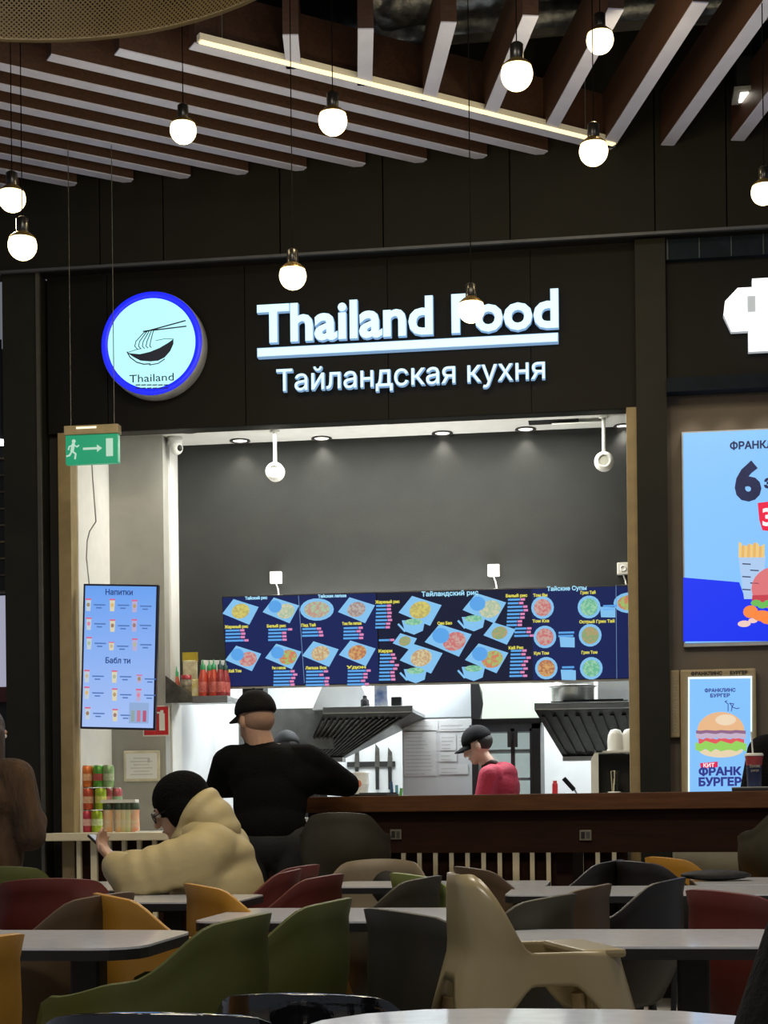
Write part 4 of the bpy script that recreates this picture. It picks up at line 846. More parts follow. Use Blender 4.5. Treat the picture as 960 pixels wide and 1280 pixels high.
for j, (rr, z) in enumerate([(.85, 0), (.86, .06), (.865, .14), (.86, .24), (.84, .36), (.79, .48)]):
    for i in range(N+1): an = 2*math.pi*i/N; vs.append((rr*math.cos(an), rr*math.sin(an), z)); uvs.append((.86*an/.009, z/.009))
for j in range(5):
    for i in range(N): fs.append((j*(N+1)+i, j*(N+1)+i+1, (j+1)*(N+1)+i+1, (j+1)*(N+1)+i))
me = bpy.data.meshes.new('weave'); me.from_pydata(vs, [], fs); ul = me.uv_layers.new(name='UVMap')
for lp in me.loops: ul.data[lp.index].uv = uvs[lp.vertex_index]
me.materials.append(Mw); o = link('weave', me, ws); o['kind'] = 'stuff'
for p_ in me.polygons: p_.use_smooth = True
def ring(r, z, tr, m, name, par):
    mb = MB(); n = 72
    for i in range(n):
        a0 = 2*math.pi*i/n; a1 = 2*math.pi*(i+1)/n; mb.tube((r*math.cos(a0), r*math.sin(a0), z), (r*math.cos(a1), r*math.sin(a1), z), tr, tr, 6, cap=False)
    return mb.build(name, m, par)
ring(.85, 0, .005, mat('shade_hoop', (.25, .18, .07), .5), 'hoop', ws); ring(.79, .48, .008, MATS['shade_hoop'], 'hoop', ws); ring(.5, .5, .012, glow('shade_ring', (1, .9, .7), 1.2), 'glint_ring', ws)  # the pale ring glows in place of glints from a lamp inside
MB().tube((0, 0, .5), (0, 0, 2.47), .006).tube((-.79, 0, .48), (.79, 0, .48), .004).tube((0, -.79, .48), (0, .79, .48), .004).build('hanger', M_black, ws)
# far left stall pieces
q0 = PY(-30, 745, 10.1); q1 = PY(7, 858, 10.1); t = thing('wall_screen', 'pale lit panel at the far left edge beyond the pillar', 'panel', (q1.x, 10.15, q1.z)); bx('panel', (q0.x-q1.x, -.03, 0), (0, .03, q0.z-q1.z), glow('pale_panel', (.42, .42, .55), .8), t); bx('red_base', (q0.x-q1.x, -.02, -.1), (0, .03, 0), mat('dark_red_base', (.10, .012, .012), .5), t)
q0 = PY(-20, 560, 10.1); q1 = PY(8, 740, 10.1); t = thing('tile_rack', 'dark gridded shelf with brass edges at the far left behind the pillar', 'rack', (q1.x, 10.15, q1.z))
bx('back', (q0.x-q1.x, -.01, 0), (0, .03, q0.z-q1.z), M_black, t)
for k in range(9): bx('rail', (q0.x-q1.x, -.03, k*.11), (0, -.01, k*.11+.012), mat('brass_rail', (.25, .18, .08), .35, metal=.7, col2=(.05, .05, .06), scale=40), t)
for k in range(4): bx('upright', (-.02-.1*k, -.02, 0), (-.008-.1*k, -.01, q0.z-q1.z), M_dsteel, t)
q = PY(2, 556, 10.0); t = thing('ceiling_spot', 'small bright ceiling spot at the far left edge', 'spotlight', q); MB().lathe([(.03, 0), (.03, .03)], n=16).build('lens', glow('spot_lens'if False else 'small_spot', (.95, .97, 1), 4), t); MB().tube((0, 0, .03), (0, 0, 4.14-q.z), .008).build('stem', M_black, t)

# ================================================================== TABLES
def table(label, X0, X1, Y0, Y1, rad=.05, legs=None):
    t = thing('cafe_table', label, 'table', ((X0+X1)/2, (Y0+Y1)/2, 0), group='cafe tables')
    hx, hy = (X1-X0)/2, (Y1-Y0)/2
    def outline(e, r):
        pts = []
        for sx_, sy_, a0 in ((1, 1, 0), (-1, 1, 90), (-1, -1, 180), (1, -1, 270)):
            for k in range(5):
                an = R(a0+k*22.5); pts.append((sx_*(hx-r)+ (r+e)*math.cos(an), sy_*(hy-r)+(r+e)*math.sin(an)))
        return pts
    def slab(z0, z1, e):
        o_ = outline(e, rad); n_ = len(o_)
        return MB().add([(x, y, z0) for x, y in o_]+[(x, y, z1) for x, y in o_], [list(range(n_))[::-1], list(range(n_, 2*n_))]+[(i, (i+1) % n_, n_+(i+1) % n_, n_+i) for i in range(n_)])
    slab(.735, .74, -.001).build('tabletop', M_table, t); slab(.712, .735, 0).build('edge_or_sheen_band', M_tedge, t)
    lx = legs if legs is not None else ([0] if hx < .5 else [-hx+.3, hx-.3])
    for x in lx:
        c_ = bx('column', (x-.035, -.035, .02), (x+.035, .035, .705), M_black, t, .006); bx('top_plate', (x-.12, -.12, .70), (x+.12, .12, .712), M_black, c_)
        bx('base', (x-.21, -.21, 0), (x+.21, .21, .02), M_black, t, .006)
    return t
table('pale grey table top nearest the camera along the bottom edge', -.42, .25, 1.70, 2.35, .24, [.1])
table('grey table at left behind the large green chair', -1.85, -1.02, 3.36, 3.90, .10, [.22])
table('grey table at right beside the high chair', -.23, .40, 3.42, 3.92, .06, [.13, .26] if False else [.1])
table('grey table in the centre behind the second green chair', -1.12, -.40, 4.20, 4.80, .06, [.24])
table('grey table right of centre in front of the black chairs', -.36, .75, 5.50, 6.15)
table('far grey table below the bar in the middle', -1.10, -.24, 6.15, 6.65)
table('far grey table at which the person in the beige coat sits', -2.30, -1.72, 5.95, 6.75)
table('grey table between the mustard chairs and the dark red chairs', -1.75, -1.22, 5.12, 5.62)
table('far grey table at the right edge with a dark bag', .33, 1.2, 6.22, 6.85)

# ================================================================== CHAIRS
def shell_mesh():
    def sst(a, b, x): t = max(0, min(1, (x-a)/(b-a))); return t*t*(3-2*t)
    nu, nv = 64, 9; PH = 132; FE = lambda an: 1.22 if math.cos(an) < 0 else 1.0
    mb = MB(); vs = []; fs = []
    n = 72
    idx = {}
    ringa = [(-180+360*i/n) for i in range(n)]
    # seat: rings from centre
    rows = [(.0, .415), (.35, .417), (.7, .425), (.9, .434), (1.0, .45)]
    for k, (s, z) in enumerate(rows):
        for i, a_ in enumerate(ringa):
            an = R(a_); front = max(0, -math.cos(an)); vs.append((.200*s*math.sin(an), -.200*s*math.cos(an)*FE(an)+.015*front*s, z-(.02*front if k == 4 else 0)))
    for k in range(len(rows)-1):
        for i in range(n): fs.append((k*n+i, k*n+(i+1) % n, (k+1)*n+(i+1) % n, (k+1)*n+i))
    base = len(vs)-n
    sel = [i for i, a_ in enumerate(ringa) if abs(a_) <= PH]
    grid = []
    for i in sel:
        a_ = ringa[i]; an = R(a_); s = abs(a_)
        bz = .45-.02*max(0, -math.cos(an))
        h = .82-.012*(s/40)**2 if s < 40 else .808
        h = h*(1-sst(38, 74, s))+.698*sst(38, 74, s)
        h -= .03*sst(74, 108, s)+.20*sst(112, PH, s)
        back = 1-sst(30, 90, s)
        bxp = Vector((.200*math.sin(an), -.200*math.cos(an)*FE(an)+.015*max(0, -math.cos(an)), bz))
        rimx = .262*math.sin(an)*(1-.10*back); rim = Vector((rimx, -.225*math.cos(an)*FE(an)-.05*back, h))
        col_ = [base+i]
        for v in range(1, nv):
            t = v/(nv-1); p = bxp.lerp(rim, t); bul = .035*math.sin(math.pi*min(1, t*1.15))*(1-.4*t)
            p += Vector((math.sin(an), -math.cos(an), 0))*bul
            vs.append(tuple(p)); col_.append(len(vs)-1)
        grid.append(col_)
    for a_, b_ in zip(grid[:-1], grid[1:]):
        for v in range(nv-1): fs.append((a_[v], b_[v], b_[v+1], a_[v+1]))
    mb.add(vs, fs, 0, True)
    o = mb.build('shell', M_black)
    m_ = o.modifiers.new('s', 'SOLIDIFY'); m_.thickness = .011; m_.offset = 0
    m2 = o.modifiers.new('b', 'BEVEL'); m2.width = .003; m2.segments = 1; m2.limit_method = 'ANGLE'; m2.angle_limit = R(60)
    baked(o); me = o.data; bpy.data.objects.remove(o)
    for p_ in me.polygons: p_.use_smooth = True
    return me
SHELL = shell_mesh()
def legmesh(sx_, sy_, z, spread=.06, foot=0.):
    return MB().tube((sx_*.15, sy_*.14, z), (sx_*(.15+spread), sy_*(.14+spread), 0), .013, .009, 10).build('leg', M_black).data
LEGS = {}
for zk, sp_ in ((.42, .06), (.88, .10)):
    for sx_ in (-1, 1):
        for sy_ in (-1, 1):
            me = legmesh(sx_, sy_, zk, sp_); LEGS[(zk, sx_, sy_)] = me
for o in [o for o in bpy.data.objects if o.name.startswith('leg') and o.parent is None]: bpy.data.objects.remove(o)
CM = dict(
    green=mat('chair_green', (.080, .090, .017), .5, var=.06, bump=.05), green2=mat('chair_light_green', (.20, .25, .065), .45, var=.06), mustard=mat('chair_mustard', (.46, .22, .022), .42, var=.06, bump=.05),
    brown=mat('chair_brown', (.090, .053, .024), .5, var=.08), olive=mat('chair_dark_olive', (.042, .035, .018), .5, var=.08), red=mat('chair_dark_red', (.115, .016, .010), .48, var=.08), taupe=mat('chair_taupe', (.22, .175, .115), .5, var=.06),
    charcoal=mat('chair_charcoal', (.028, .025, .016), .5, var=.1), black=mat('chair_black', (.014, .012, .011), .4, var=.1), gloss=mat('chair_gloss_black', (.008, .008, .010), .08, var=.1, coat=1., bump=.25, bscale=28))
ML_w = mat('leg_wood', (.42, .27, .12), .5); ML_b = mat('leg_metal', (.02, .02, .02), .4)
def chair(px, ptop, D, colr, face, label, name='shell_chair', zk=.42, dz=0., cat='chair', grp='shell chairs', scale=1.):
    """px: photo column of the chair's centre; D: camera depth; face: degrees of facing, 0 = away from camera, 90 = left, -90 = right"""
    q = PD(px, 1100, D); t = thing(name, label, cat, (q.x, q.y, 0), YAW+R(face), grp); t.scale = (scale,)*3
    o = link('shell', SHELL, t); o.location = (0, 0, dz); 
    o.material_slots[0].link = 'OBJECT'; o.material_slots[0].material = CM[colr]
    for sx_ in (-1, 1):
        for sy_ in (-1, 1):
            g = link('leg', LEGS[(zk, sx_, sy_)], t); g.material_slots[0].link = 'OBJECT'; g.material_slots[0].material = ML_w if colr in ('mustard', 'taupe') else ML_b
    MB().box((-.13, -.12, .395+dz), (.13, .12, .41+dz)).build('underframe', M_black, t)
    if dz:
        for a_, b_ in (((-1, -1), (1, -1)), ((1, -1), (1, 1)), ((1, 1), (-1, 1)), ((-1, 1), (-1, -1))): MB().tube((a_[0]*.21, a_[1]*.2, .24), (b_[0]*.21, b_[1]*.2, .24), .008).build('foot_rest', ML_b, t)
    return t
CH = [
    (176, 0, 3.42, 'green', 76, 'large olive green shell chair in the left foreground'),
    (300, 0, 3.98, 'green', 75, 'olive green shell chair, right one of the green foreground pair'),
    (245, 0, 4.40, 'mustard', -68, 'mustard shell chair behind the left table'),
    (343, 0, 4.95, 'mustard', -68, 'mustard shell chair between the beige coat and the green chairs'),
    (42, 0, 4.42, 'brown', 70, 'brown shell chair tucked at the left table'),
    (62, 0, 5.62, 'red', 12, 'dark red shell chair at far left behind the brown ones'),
    (-32, 0, 5.1, 'red', -60, 'dark red shell chair cut by the left frame edge'),
    (-46, 0, 4.6, 'olive', -40, 'brown olive shell chair cut by the left frame edge'),
    (10, 0, 6.95, 'green', 5, 'olive shell chair at the fur coat'),
    (330, 0, 5.55, 'red', 70, 'dark red shell chair in front of the standing man'),
    (285, 0, 6.05, 'red', 84, 'dark red shell chair under the person in the beige coat'),
    (316, 0, 6.6, 'red', 70, 'small dark red shell chair behind the front red chair'),
    (466, 0, 6.9, 'taupe', 172, 'taupe shell chair at the far middle table'),
    (586, 0, 5.6, 'green2', -66, 'light green shell chair behind the high chair'),
    (448, 0, 5.32, 'olive', 70, 'dark olive shell chair left of the light green one'),
    (657, 0, 6.15, 'brown', -70, 'brown shell chair right of the light green one'),
    (608, 0, 3.6, 'charcoal', -62, 'charcoal shell chair left of the high chair'),
    (643, 0, 4.62, 'brown', 68, 'brown shell chair behind the table beside the high chair'),
    (585, 0, 4.12, 'olive', 62, 'dark olive shell chair partly behind the high chair back'),
    (698, 0, 6.8, 'black', 66, 'black shell chair under the bar, left of two'),
    (852, 0, 6.65, 'black', -66, 'black shell chair under the bar, right of two'),
    (884, 0, 7.15, 'mustard', -66, 'mustard shell chair far right behind the black chairs'),
    (744, 0, 5.0, 'black', 68, 'black shell chair in front of the right rear table'),
    (988, 0, 4.25, 'red', -66, 'dark red shell chair at the right side'),
    (-165, 0, 2.9, 'mustard', 72, 'mustard shell chair cut by the lower left frame edge'),
]
for a in CH: chair(*a)
chair(432, 0, 7.4, 'olive', -6, 'dark olive high bar chair beside the standing man', 'bar_chair', .88, .4675, 'bar chair', 'bar chairs', .8)
chair(985, 0, 7.0, 'olive', 8, 'dark bar chair cut by the right frame edge below the bar', 'bar_chair', .88, .4675, 'bar chair', 'bar chairs', .8)
chair(235, 0, 2.42, 'gloss', -6, 'glossy black chair at the bottom edge, left of two', 'gloss_chair', grp='gloss chairs', scale=.928)
chair(412, 0, 2.98, 'gloss', -12, 'glossy black chair at the bottom edge against the near table', 'gloss_chair', grp='gloss chairs', scale=.878)

# ---- high chair for a child
q = PD(664, 1180, 3.1)
hc = thing('high_chair', 'beige plastic child high chair with tall rounded back and wooden legs', 'high chair', (q.x, q.y, 0), YAW+R(-78)); hc.scale = (.9, .9, 1)
Mhc = mat('high_chair_plastic', (.36, .29, .155), .28, var=.06, scale=9, spec=.6)
def sst(a, b, x): t = max(0, min(1, (x-a)/(b-a))); return t*t*(3-2*t)
n = 96; vs = []; fs = []; lv = 12
for i in range(n):
    an = 2*math.pi*i/n; c_, s_2 = math.cos(an), math.sin(an)    # back at c_=-1 (local -y)
    sq = (abs(c_)**4+abs(s_2)**4)**-.25
    X_ = .145*s_2*sq; Y_ = .165*c_*sq
    corner = 1-sst(0.0, .55, abs(abs(an % (math.pi/2)-math.pi/4)-0)/(math.pi/4)) if True else 0
    dcor = abs((an % (math.pi/2))-math.pi/4)/(math.pi/4)     # 0 at corner, 1 at side centre
    zb = .705-.085*(1-sst(0.15, .72, dcor))
    back = sst(.25, .74, -c_)
    ztop = .765+.145*back
    for k in range(lv):
        t_ = k/(lv-1); z = zb+(ztop-zb)*t_
        fl_ = (.765-z)*.28 if z < .765 else 0
        lean = -max(0, z-.765)*.05; hz = max(0, z-.765)/.145; nar = 1-.36*hz**3
        vs.append((X_*(1+fl_/.15)*nar, Y_*(1+fl_/.165)+lean, z))
for i in range(n):
    for k in range(lv-1): fs.append((i*lv+k, ((i+1) % n)*lv+k, ((i+1) % n)*lv+k+1, i*lv+k+1))
mb = MB().add(vs, fs, 0, True); o = mb.build('shell', Mhc, hc); m_ = o.modifiers.new('s', 'SOLIDIFY'); m_.thickness = .008; m_.offset = 0; baked(o)
for p_ in o.data.polygons: p_.use_smooth = True
MB().box((-.13, -.14, .60), (.13, .13, .612), bev=.005).build('seat', Mhc, hc)
MB().box((-.14, .07, .752), (.14, .165, .768), bev=.007).build('front_bar', Mhc, hc); MB().box((-.015, .13, .61), (.015, .15, .755), bev=.004).build('crotch_post', Mhc, hc)
for sx_ in (-1, 1):
    for sy_ in (-1, 1): MB().tube((sx_*.135, sy_*.15, .66), (sx_*.20, sy_*.215, 0), .014, .012, 12).build('leg', mat('pale_wood', (.62, .47, .25), .5, scale=10, stretch=(8, 8, 1)), hc)
# bag under / on the far chairs
o = MB().ball((0, 0, .027), (.14, .09, .022), 18).build('bag', mat('bag_black', (.010, .010, .010), .7, bump=.3, bscale=40)); q = PZ(890, 1102, .74); o.location = (q.x+.02, 6.55, .735); tag(o, 'black bag lying on the far right table', 'bag')
o = MB().ball((0, 0, .09), (.10, .08, .10), 18).build('bag', MATS['bag_black']); q = PD(487, 1080, 7.2); o.location = (q.x, q.y, .60); tag(o, 'black bag on the stool in front of the bar near the man', 'bag')
st = thing('low_stool', 'small dark stool under the black bag by the bar', 'stool', (q.x, q.y, 0)); MB().lathe([(.15, .55), (.16, .57), (.15, .585)], n=20).build('seat', M_black, st)
for k in range(4): MB().tube((.1*math.cos(k*1.57+.7), .1*math.sin(k*1.57+.7), .55), (.16*math.cos(k*1.57+.7), .16*math.sin(k*1.57+.7), 0), .012).build('leg', M_black, st)

# ================================================================== PEOPLE
def blob(name, prims, voxel, m, parent, it=6, fac=.5):
    mb = MB()
    for p in prims:
        if p[0] == 'c':
            _, a, r0, b, r1 = p; a = Vector(a); b = Vector(b); d_ = (b-a)
            mb.ball(a, r0, 16); mb.ball(b, r1, 16); mb.tube(a, b, r0, r1, 16)
        else:
            _, c_, rr = p[:3]; k0 = len(mb.v); mb.ball((0, 0, 0), rr, 20); rm = Euler(p[3]).to_matrix() if len(p) > 3 else Matrix.Identity(3)
            for k in range(k0, len(mb.v)): mb.v[k] = tuple(rm @ Vector(mb.v[k]) + Vector(c_))
    o = mb.build(name, m, parent)
    r_ = o.modifiers.new('r', 'REMESH'); r_.mode = 'VOXEL'; r_.voxel_size = voxel
    if it: s_ = o.modifiers.new('s', 'SMOOTH'); s_.iterations = it; s_.factor = fac
    baked(o)
    for p_ in o.data.polygons: p_.use_smooth = True
    return o
def hand(w, d, up, side, curl=.5, s=1.):
    """capsules for palm, four fingers and a thumb; d = finger direction, up = back of the hand, side = thumb side"""
    w = Vector(w); d = Vector(d).normalized(); up = Vector(up); up = (up-d*up.dot(d)).normalized(); lat = d.cross(up)*side
    pr = []
    for k in range(4):
        o_ = lat*((1.5-k)*.020)*s; kn = w+d*(.088-.006*abs(k-1))*s+o_
        pr.append(('c', w+o_*.6+d*.012, .015*s, kn, .0125*s))
        L_ = [.072, .080, .075, .060][k]*s; a1 = curl*.6; a2 = curl*1.4
        p1 = kn+(d*math.cos(a1)-up*math.sin(a1))*L_*.45; p2 = p1+(d*math.cos(a2)-up*math.sin(a2))*L_*.33; p3 = p2+(d*math.cos(a2+curl*.5)-up*math.sin(a2+curl*.5))*L_*.25
        pr += [('c', kn, .0105*s, p1, .0095*s), ('c', p1, .0095*s, p2, .0088*s), ('c', p2, .0088*s, p3, .0078*s)]
    t0 = w+d*.03*s+lat*.030*s; t1 = t0+(d*.6+lat*.75-up*.3)*.036*s; t2 = t1+(d*.85+lat*.2-up*.4)*.03*s
    pr += [('c', t0, .014*s, t1, .0115*s), ('c', t1, .0115*s, t2, .009*s)]
    return pr
def head(c, tilt=0., turn=0., s=1.):
    """prims of a head facing +y; c = centre; tilt = nod forward, turn about z"""
    c = Vector(c); Rm = Matrix.Rotation(turn, 3, 'Z') @ Matrix.Rotation(-tilt, 3, 'X')
    eu = Rm.to_euler()
    def T(x, y, z): return tuple(c+Rm @ Vector((x*s, y*s, z*s)))
    pr = [('e', T(0, -.012, .022), (.076*s, .094*s, .092*s), eu), ('e', T(0, .022, -.045), (.058*s, .066*s, .070*s), eu), ('c', T(0, .055, -.085), .026*s, T(0, .06, -.088), .026*s),
          ('c', T(0, .088, .008), .010*s, T(0, .104, -.028), .0135*s), ('c', T(-.022, .080, -.062), .010*s, T(.022, .080, -.062), .010*s), ('c', T(-.035, .078, .022), .012*s, T(.035, .078, .022), .012*s),
          ('e', T(-.079, -.005, -.012), (.012*s, .020*s, .032*s), eu), ('e', T(.079, -.005, -.012), (.012*s, .020*s, .032*s), eu)]
    return pr, T, eu
def eyes(T, parent):
    for sx_ in (-1, 1):
        e = MB().ball(T(sx_*.031, .079, .004), .0115, 12).build('eye', mat('eye_white', (.75, .74, .72), .2), parent)
        MB().ball(T(sx_*.031, .0885, .004), .0045, 10).build('iris', mat('iris', (.03, .018, .01), .2), e)
        MB().tube(T(sx_*.015, .089, .026), T(sx_*.048, .082, .025), .004, .003, 8).build('eyebrow', mat('brow', (.02, .014, .01), .7), parent)
    MB().tube(T(-.02, .0895, -.060), T(.02, .0895, -.060), .0045, .0045, 8).build('mouth', mat('lips', (.42, .17, .14), .5), parent)
def cap(T, eu, parent, m, s=1., brim=True):
    k = T(0, -.012, .04)
    o = MB(); prof = [(.105*math.cos(R(a_)), .098*math.sin(R(a_))) for a_ in range(0, 91, 9)]
    o.lathe([(.098, -.01)]+prof, n=28)
    rm = eu.to_matrix()
    def place(mb):
        for i in range(len(mb.v)): mb.v[i] = tuple(rm @ Vector((mb.v[i][0]*.84*s, mb.v[i][1]*1.0*s, mb.v[i][2]*s)) + Vector(k))
        return mb
    c_ = place(o).build('cap', m, parent)
    MB_ = MB().ball((0, 0, .098), .009, 10); place(MB_).build('button', m, c_)
    if brim:
        b = MB(); n_ = 14; vs = []
        for i in range(n_+1):
            t_ = -1+2*i/n_; x = .085*t_; y0 = .098*math.sqrt(max(0, 1-(t_*.85)**2)); y1 = y0+.075*math.sqrt(max(0, 1-t_*t_)); 
            for y, z in ((y0-.01, .0), (y1, -.018-.012*t_*t_), (y1, -.023-.012*t_*t_), (y0-.01, -.006)): vs.append((x, y, z-.012*t_*t_))
        fs = []
        for i in range(n_):
            for j in range(4): fs.append((i*4+j, i*4+(j+1) % 4, (i+1)*4+(j+1) % 4, (i+1)*4+j))
        b.add(vs, fs, 0, True); place(b).build('brim', m, c_)
    return c_
def shoes(par, pts, m):
    for x, y in pts: blob('shoe', [('c', (x, y-.06, .04), .042, (x, y+.14, .032), .034)], .008, m, par, 3)
M_knit = mat('black_knit', (.0035, .0035, .0038), .9, bump=.4, bscale=90, spec=.12); M_trs = mat('dark_trousers', (.016, .017, .018), .8, bump=.2); M_capm = mat('black_cap_cloth', (.006, .006, .0065), .85, bump=.3, spec=.2); M_shoe = mat('shoe_dark', (.02, .02, .02), .5)
M_hair = mat('dark_hair', (.014, .010, .008), .55, bump=.6, bscale=150, stretch=(1, 1, .2))

# --- man leaning on the bar
q = PD(337, 1000, 7.62)
P1 = thing('person', 'person in black cap and black sweater leaning on the wooden bar', 'person', (q.x, q.y, 0), YAW)
hp, T, eu = head((-.075, .10, 1.48), .12, R(42))
arms = [('c', (.19, .09, 1.285), .056, (.355, .20, 1.165), .046), ('c', (.355, .20, 1.165), .044, (.19, .36, 1.160), .030), ('c', (-.20, .09, 1.285), .056, (-.27, .22, 1.16), .046), ('c', (-.27, .22, 1.16), .042, (-.08, .38, 1.155), .030)]
legs = [('c', (-.10, 0, .90), .088, (-.11, .03, .48), .058), ('c', (-.11, .03, .48), .056, (-.11, -.04, .09), .040), ('c', (-.11, -.05, .05), .036, (-.12, .08, .035), .03), ('c', (.10, .0, .90), .088, (.13, .05, .48), .058), ('c', (.13, .05, .48), .056, (.14, -.02, .09), .040), ('c', (.14, -.03, .05), .036, (.15, .1, .035), .03)]
torso = [('e', (0, .0, .93), (.165, .115, .13)), ('e', (0, .035, 1.08), (.155, .105, .18)), ('e', (0, .07, 1.22), (.185, .115, .15)), ('c', (-.17, .085, 1.295), .062, (.16, .085, 1.295), .062), ('c', (-.03, .085, 1.31), .068, (-.07, .09, 1.44), .066)]
blob('body', hp+arms+legs+torso+hand((.19, .36, 1.160), (-.9, .1, -.05), (0, .2, 1), -1, .5)+hand((-.08, .38, 1.155), (.9, .1, -.05), (0, .2, 1), 1, .4), .0055, M_skin, P1, 4)
sw = [('e', (0, .0, .96), (.180, .128, .14)), ('e', (0, .03, 1.08), (.180, .125, .20)), ('e', (0, .07, 1.20), (.205, .135, .17)), ('c', (-.185, .085, 1.290), .074, (.175, .085, 1.290), .074), ('c', (-.04, .09, 1.325), .080, (-.06, .095, 1.352), .062), ('c', (-.12, 0, .90), .085, (.12, 0, .90), .085),
      ('c', (.20, .09, 1.275), .076, (.365, .20, 1.165), .062), ('c', (.365, .20, 1.165), .060, (.215, .345, 1.162), .044), ('c', (.10, .05, 1.18), .11, (.26, .13, 1.22), .07), ('c', (-.21, .09, 1.275), .074, (-.27, .21, 1.16), .060), ('c', (-.27, .21, 1.16), .058, (-.11, .36, 1.157), .044)]
blob('sweater', sw, .011, M_knit, P1, 5)
blob('trousers', [(k[0], k[1], k[2]+.018, k[3], k[4]+.022) for k in legs if k[1][2] > .1]+[('e', (0, 0, .90), (.178, .125, .12))], .011, M_trs, P1, 4)
eyes(T, P1); cap(T, eu, P1, M_capm, 1.08); shoes(P1, ((-.12, -.01), (.15, .0)), M_shoe)
blob('hair', [('e', T(0, -.03, .0), (.080, .082, .075), eu)], .008, mat('cropped_hair', (.42, .25, .17), .7), P1, 2)

# --- seated person in beige puffer, facing left
q = PD(266, 1100, 6.0)
P2 = thing('person', 'seated person in beige hooded puffer coat and black beanie holding a phone', 'person', (q.x, q.y, 0), YAW+R(84))
hp, T, eu = head((.0, .125, 1.055), .42, R(6))
uarm = [('c', (-.19, .02, .90), .05, (-.20, .26, .795), .042), ('c', (-.20, .26, .795), .04, (-.10, .345, .85), .028), ('c', (.19, .02, .90), .05, (.20, .25, .80), .042), ('c', (.20, .25, .80), .04, (.06, .33, .83), .028)]
legs = [('c', (-.09, .02, .50), .085, (-.10, .44, .50), .06), ('c', (-.10, .44, .50), .055, (-.10, .42, .09), .04), ('c', (-.10, .40, .05), .036, (-.10, .53, .035), .03), ('c', (.09, .02, .50), .085, (.10, .44, .50), .06), ('c', (.10, .44, .50), .055, (.10, .42, .09), .04), ('c', (.10, .40, .05), .036, (.10, .53, .035), .03)]
tor = [('e', (0, -.02, .55), (.17, .13, .12)), ('e', (0, -.02, .72), (.16, .12, .18)), ('e', (0, .0, .85), (.18, .12, .12)), ('c', (0, .04, .92), .05, (0, .09, .99), .046)]
blob('body', hp+uarm+legs+tor+hand((-.10, .345, .85), (.15, .55, .6), (0, .3, -.8), 1, .7, .92)+hand((.06, .33, .83), (-.3, .6, .3), (0, .3, -.8), -1, .6, .92), .0055, M_skin2, P2, 4)
Mpuf = mat('beige_puffer', (.54, .44, .22), .6, var=.07, scale=7, bump=.35, bscale=16)
cj = []
for k in range(5):
    z = .50+k*.095; cj.append(('e', (0, -.04+.008*k, z), (.232-.004*k, .200-.012*k, .085)))
cj += [('e', (0, -.02, .70), (.222, .182, .25)), ('c', (-.14, -.02, .90), .10, (.14, -.02, .90), .10), ('e', (0, .02, .95), (.15, .12, .09))]
for sx_ in (-1, 1):
    A_ = Vector((sx_*.19, .0, .88)); B_ = Vector((sx_*.225, .25, .80)); C_ = Vector((-.125 if sx_ < 0 else .09, .335, .842))
    cj += [('c', A_, .092, B_, .082), ('c', B_, .080, C_, .058)]
    for k in range(4): p_ = A_.lerp(B_, (k+.5)/4); cj.append(('e', p_, (.092, .060, .096), (R(-20), 0, 0)))
    for k in range(3): p_ = B_.lerp(C_, (k+.3)/3); cj.append(('e', p_, (.05, .080-.006*k, .080-.006*k)))
blob('puffer_coat', cj, .011, Mpuf, P2, 12)
hd = [('e', (0, .055, 1.035), (.128, .052, .115), (R(38), 0, 0)), ('e', (0, .0, 1.0), (.13, .085, .095), (R(25), 0, 0)), ('e', (0, -.045, .972), (.125, .065, .055)), ('e', (0, .07, .95), (.13, .09, .05), (R(-15), 0, 0))]
blob('hood', hd, .010, Mpuf, P2, 16)
bn = [('e', T(0, -.022, .035), (.094, .112, .098), eu), ('e', T(0, -.055, -.02), (.086, .085, .10), eu), ('c', T(-.072, -.005, -.03), .022, T(-.05, .0, -.10), .02), ('c', T(.072, -.005, -.03), .022, T(.05, .0, -.10), .02)]
bn += [('e', T(0, -.03, -.055), (.088, .078, .105), eu), ('e', T(-.062, -.012, -.02), (.042, .062, .08), eu), ('e', T(.062, -.012, -.02), (.042, .062, .08), eu)]
blob('beanie', bn, .008, mat('black_beanie', (.004, .004, .004), .9, bump=.6, bscale=110, spec=.12), P2, 3)
eyes(T, P2)
g = MB()
for sx_ in (-1, 1):
    for k in range(16): a0, a1 = R(k*22.5), R(k*22.5+22.5); g.tube(T(sx_*.034+.024*math.cos(a0), .10, .0+.02*math.sin(a0)), T(sx_*.034+.024*math.cos(a1), .10, .0+.02*math.sin(a1)), .002, .002, 6)
    g.tube(T(sx_*.058, .10, .005), T(sx_*.08, .0, .008), .002, .002, 6)
g.tube(T(-.01, .102, .004), T(.01, .102, .004), .002, .002, 6); g.build('glasses', M_black, P2)
blob('trousers', [(k[0], k[1], k[2]+.015, k[3], k[4]+.02) for k in legs if k[1][2] > .1], .011, M_trs, P2, 3); shoes(P2, ((-.1, .42), (.1, .42)), M_shoe)
# phone in the hands
ph = MB().box((-.037, -.005, -.075), (.037, .005, .075), bev=.004).build('phone_body', M_black); ph.name = 'smartphone'
MB().box((-.034, .005, -.072), (.034, .0058, .072)).build('screen', glow('phone_screen', (.5, .55, .65), .4), ph)
Mx = P2.matrix_basis; bpy.context.view_layer.update(); ph.matrix_world = P2.matrix_world @ Matrix.Translation((-.03, .405, .905)) @ Matrix.Rotation(R(-48), 4, 'X') @ Matrix.Rotation(R(180), 4, 'Z')
tag(ph, 'dark smartphone held by the person in the beige coat', 'phone')

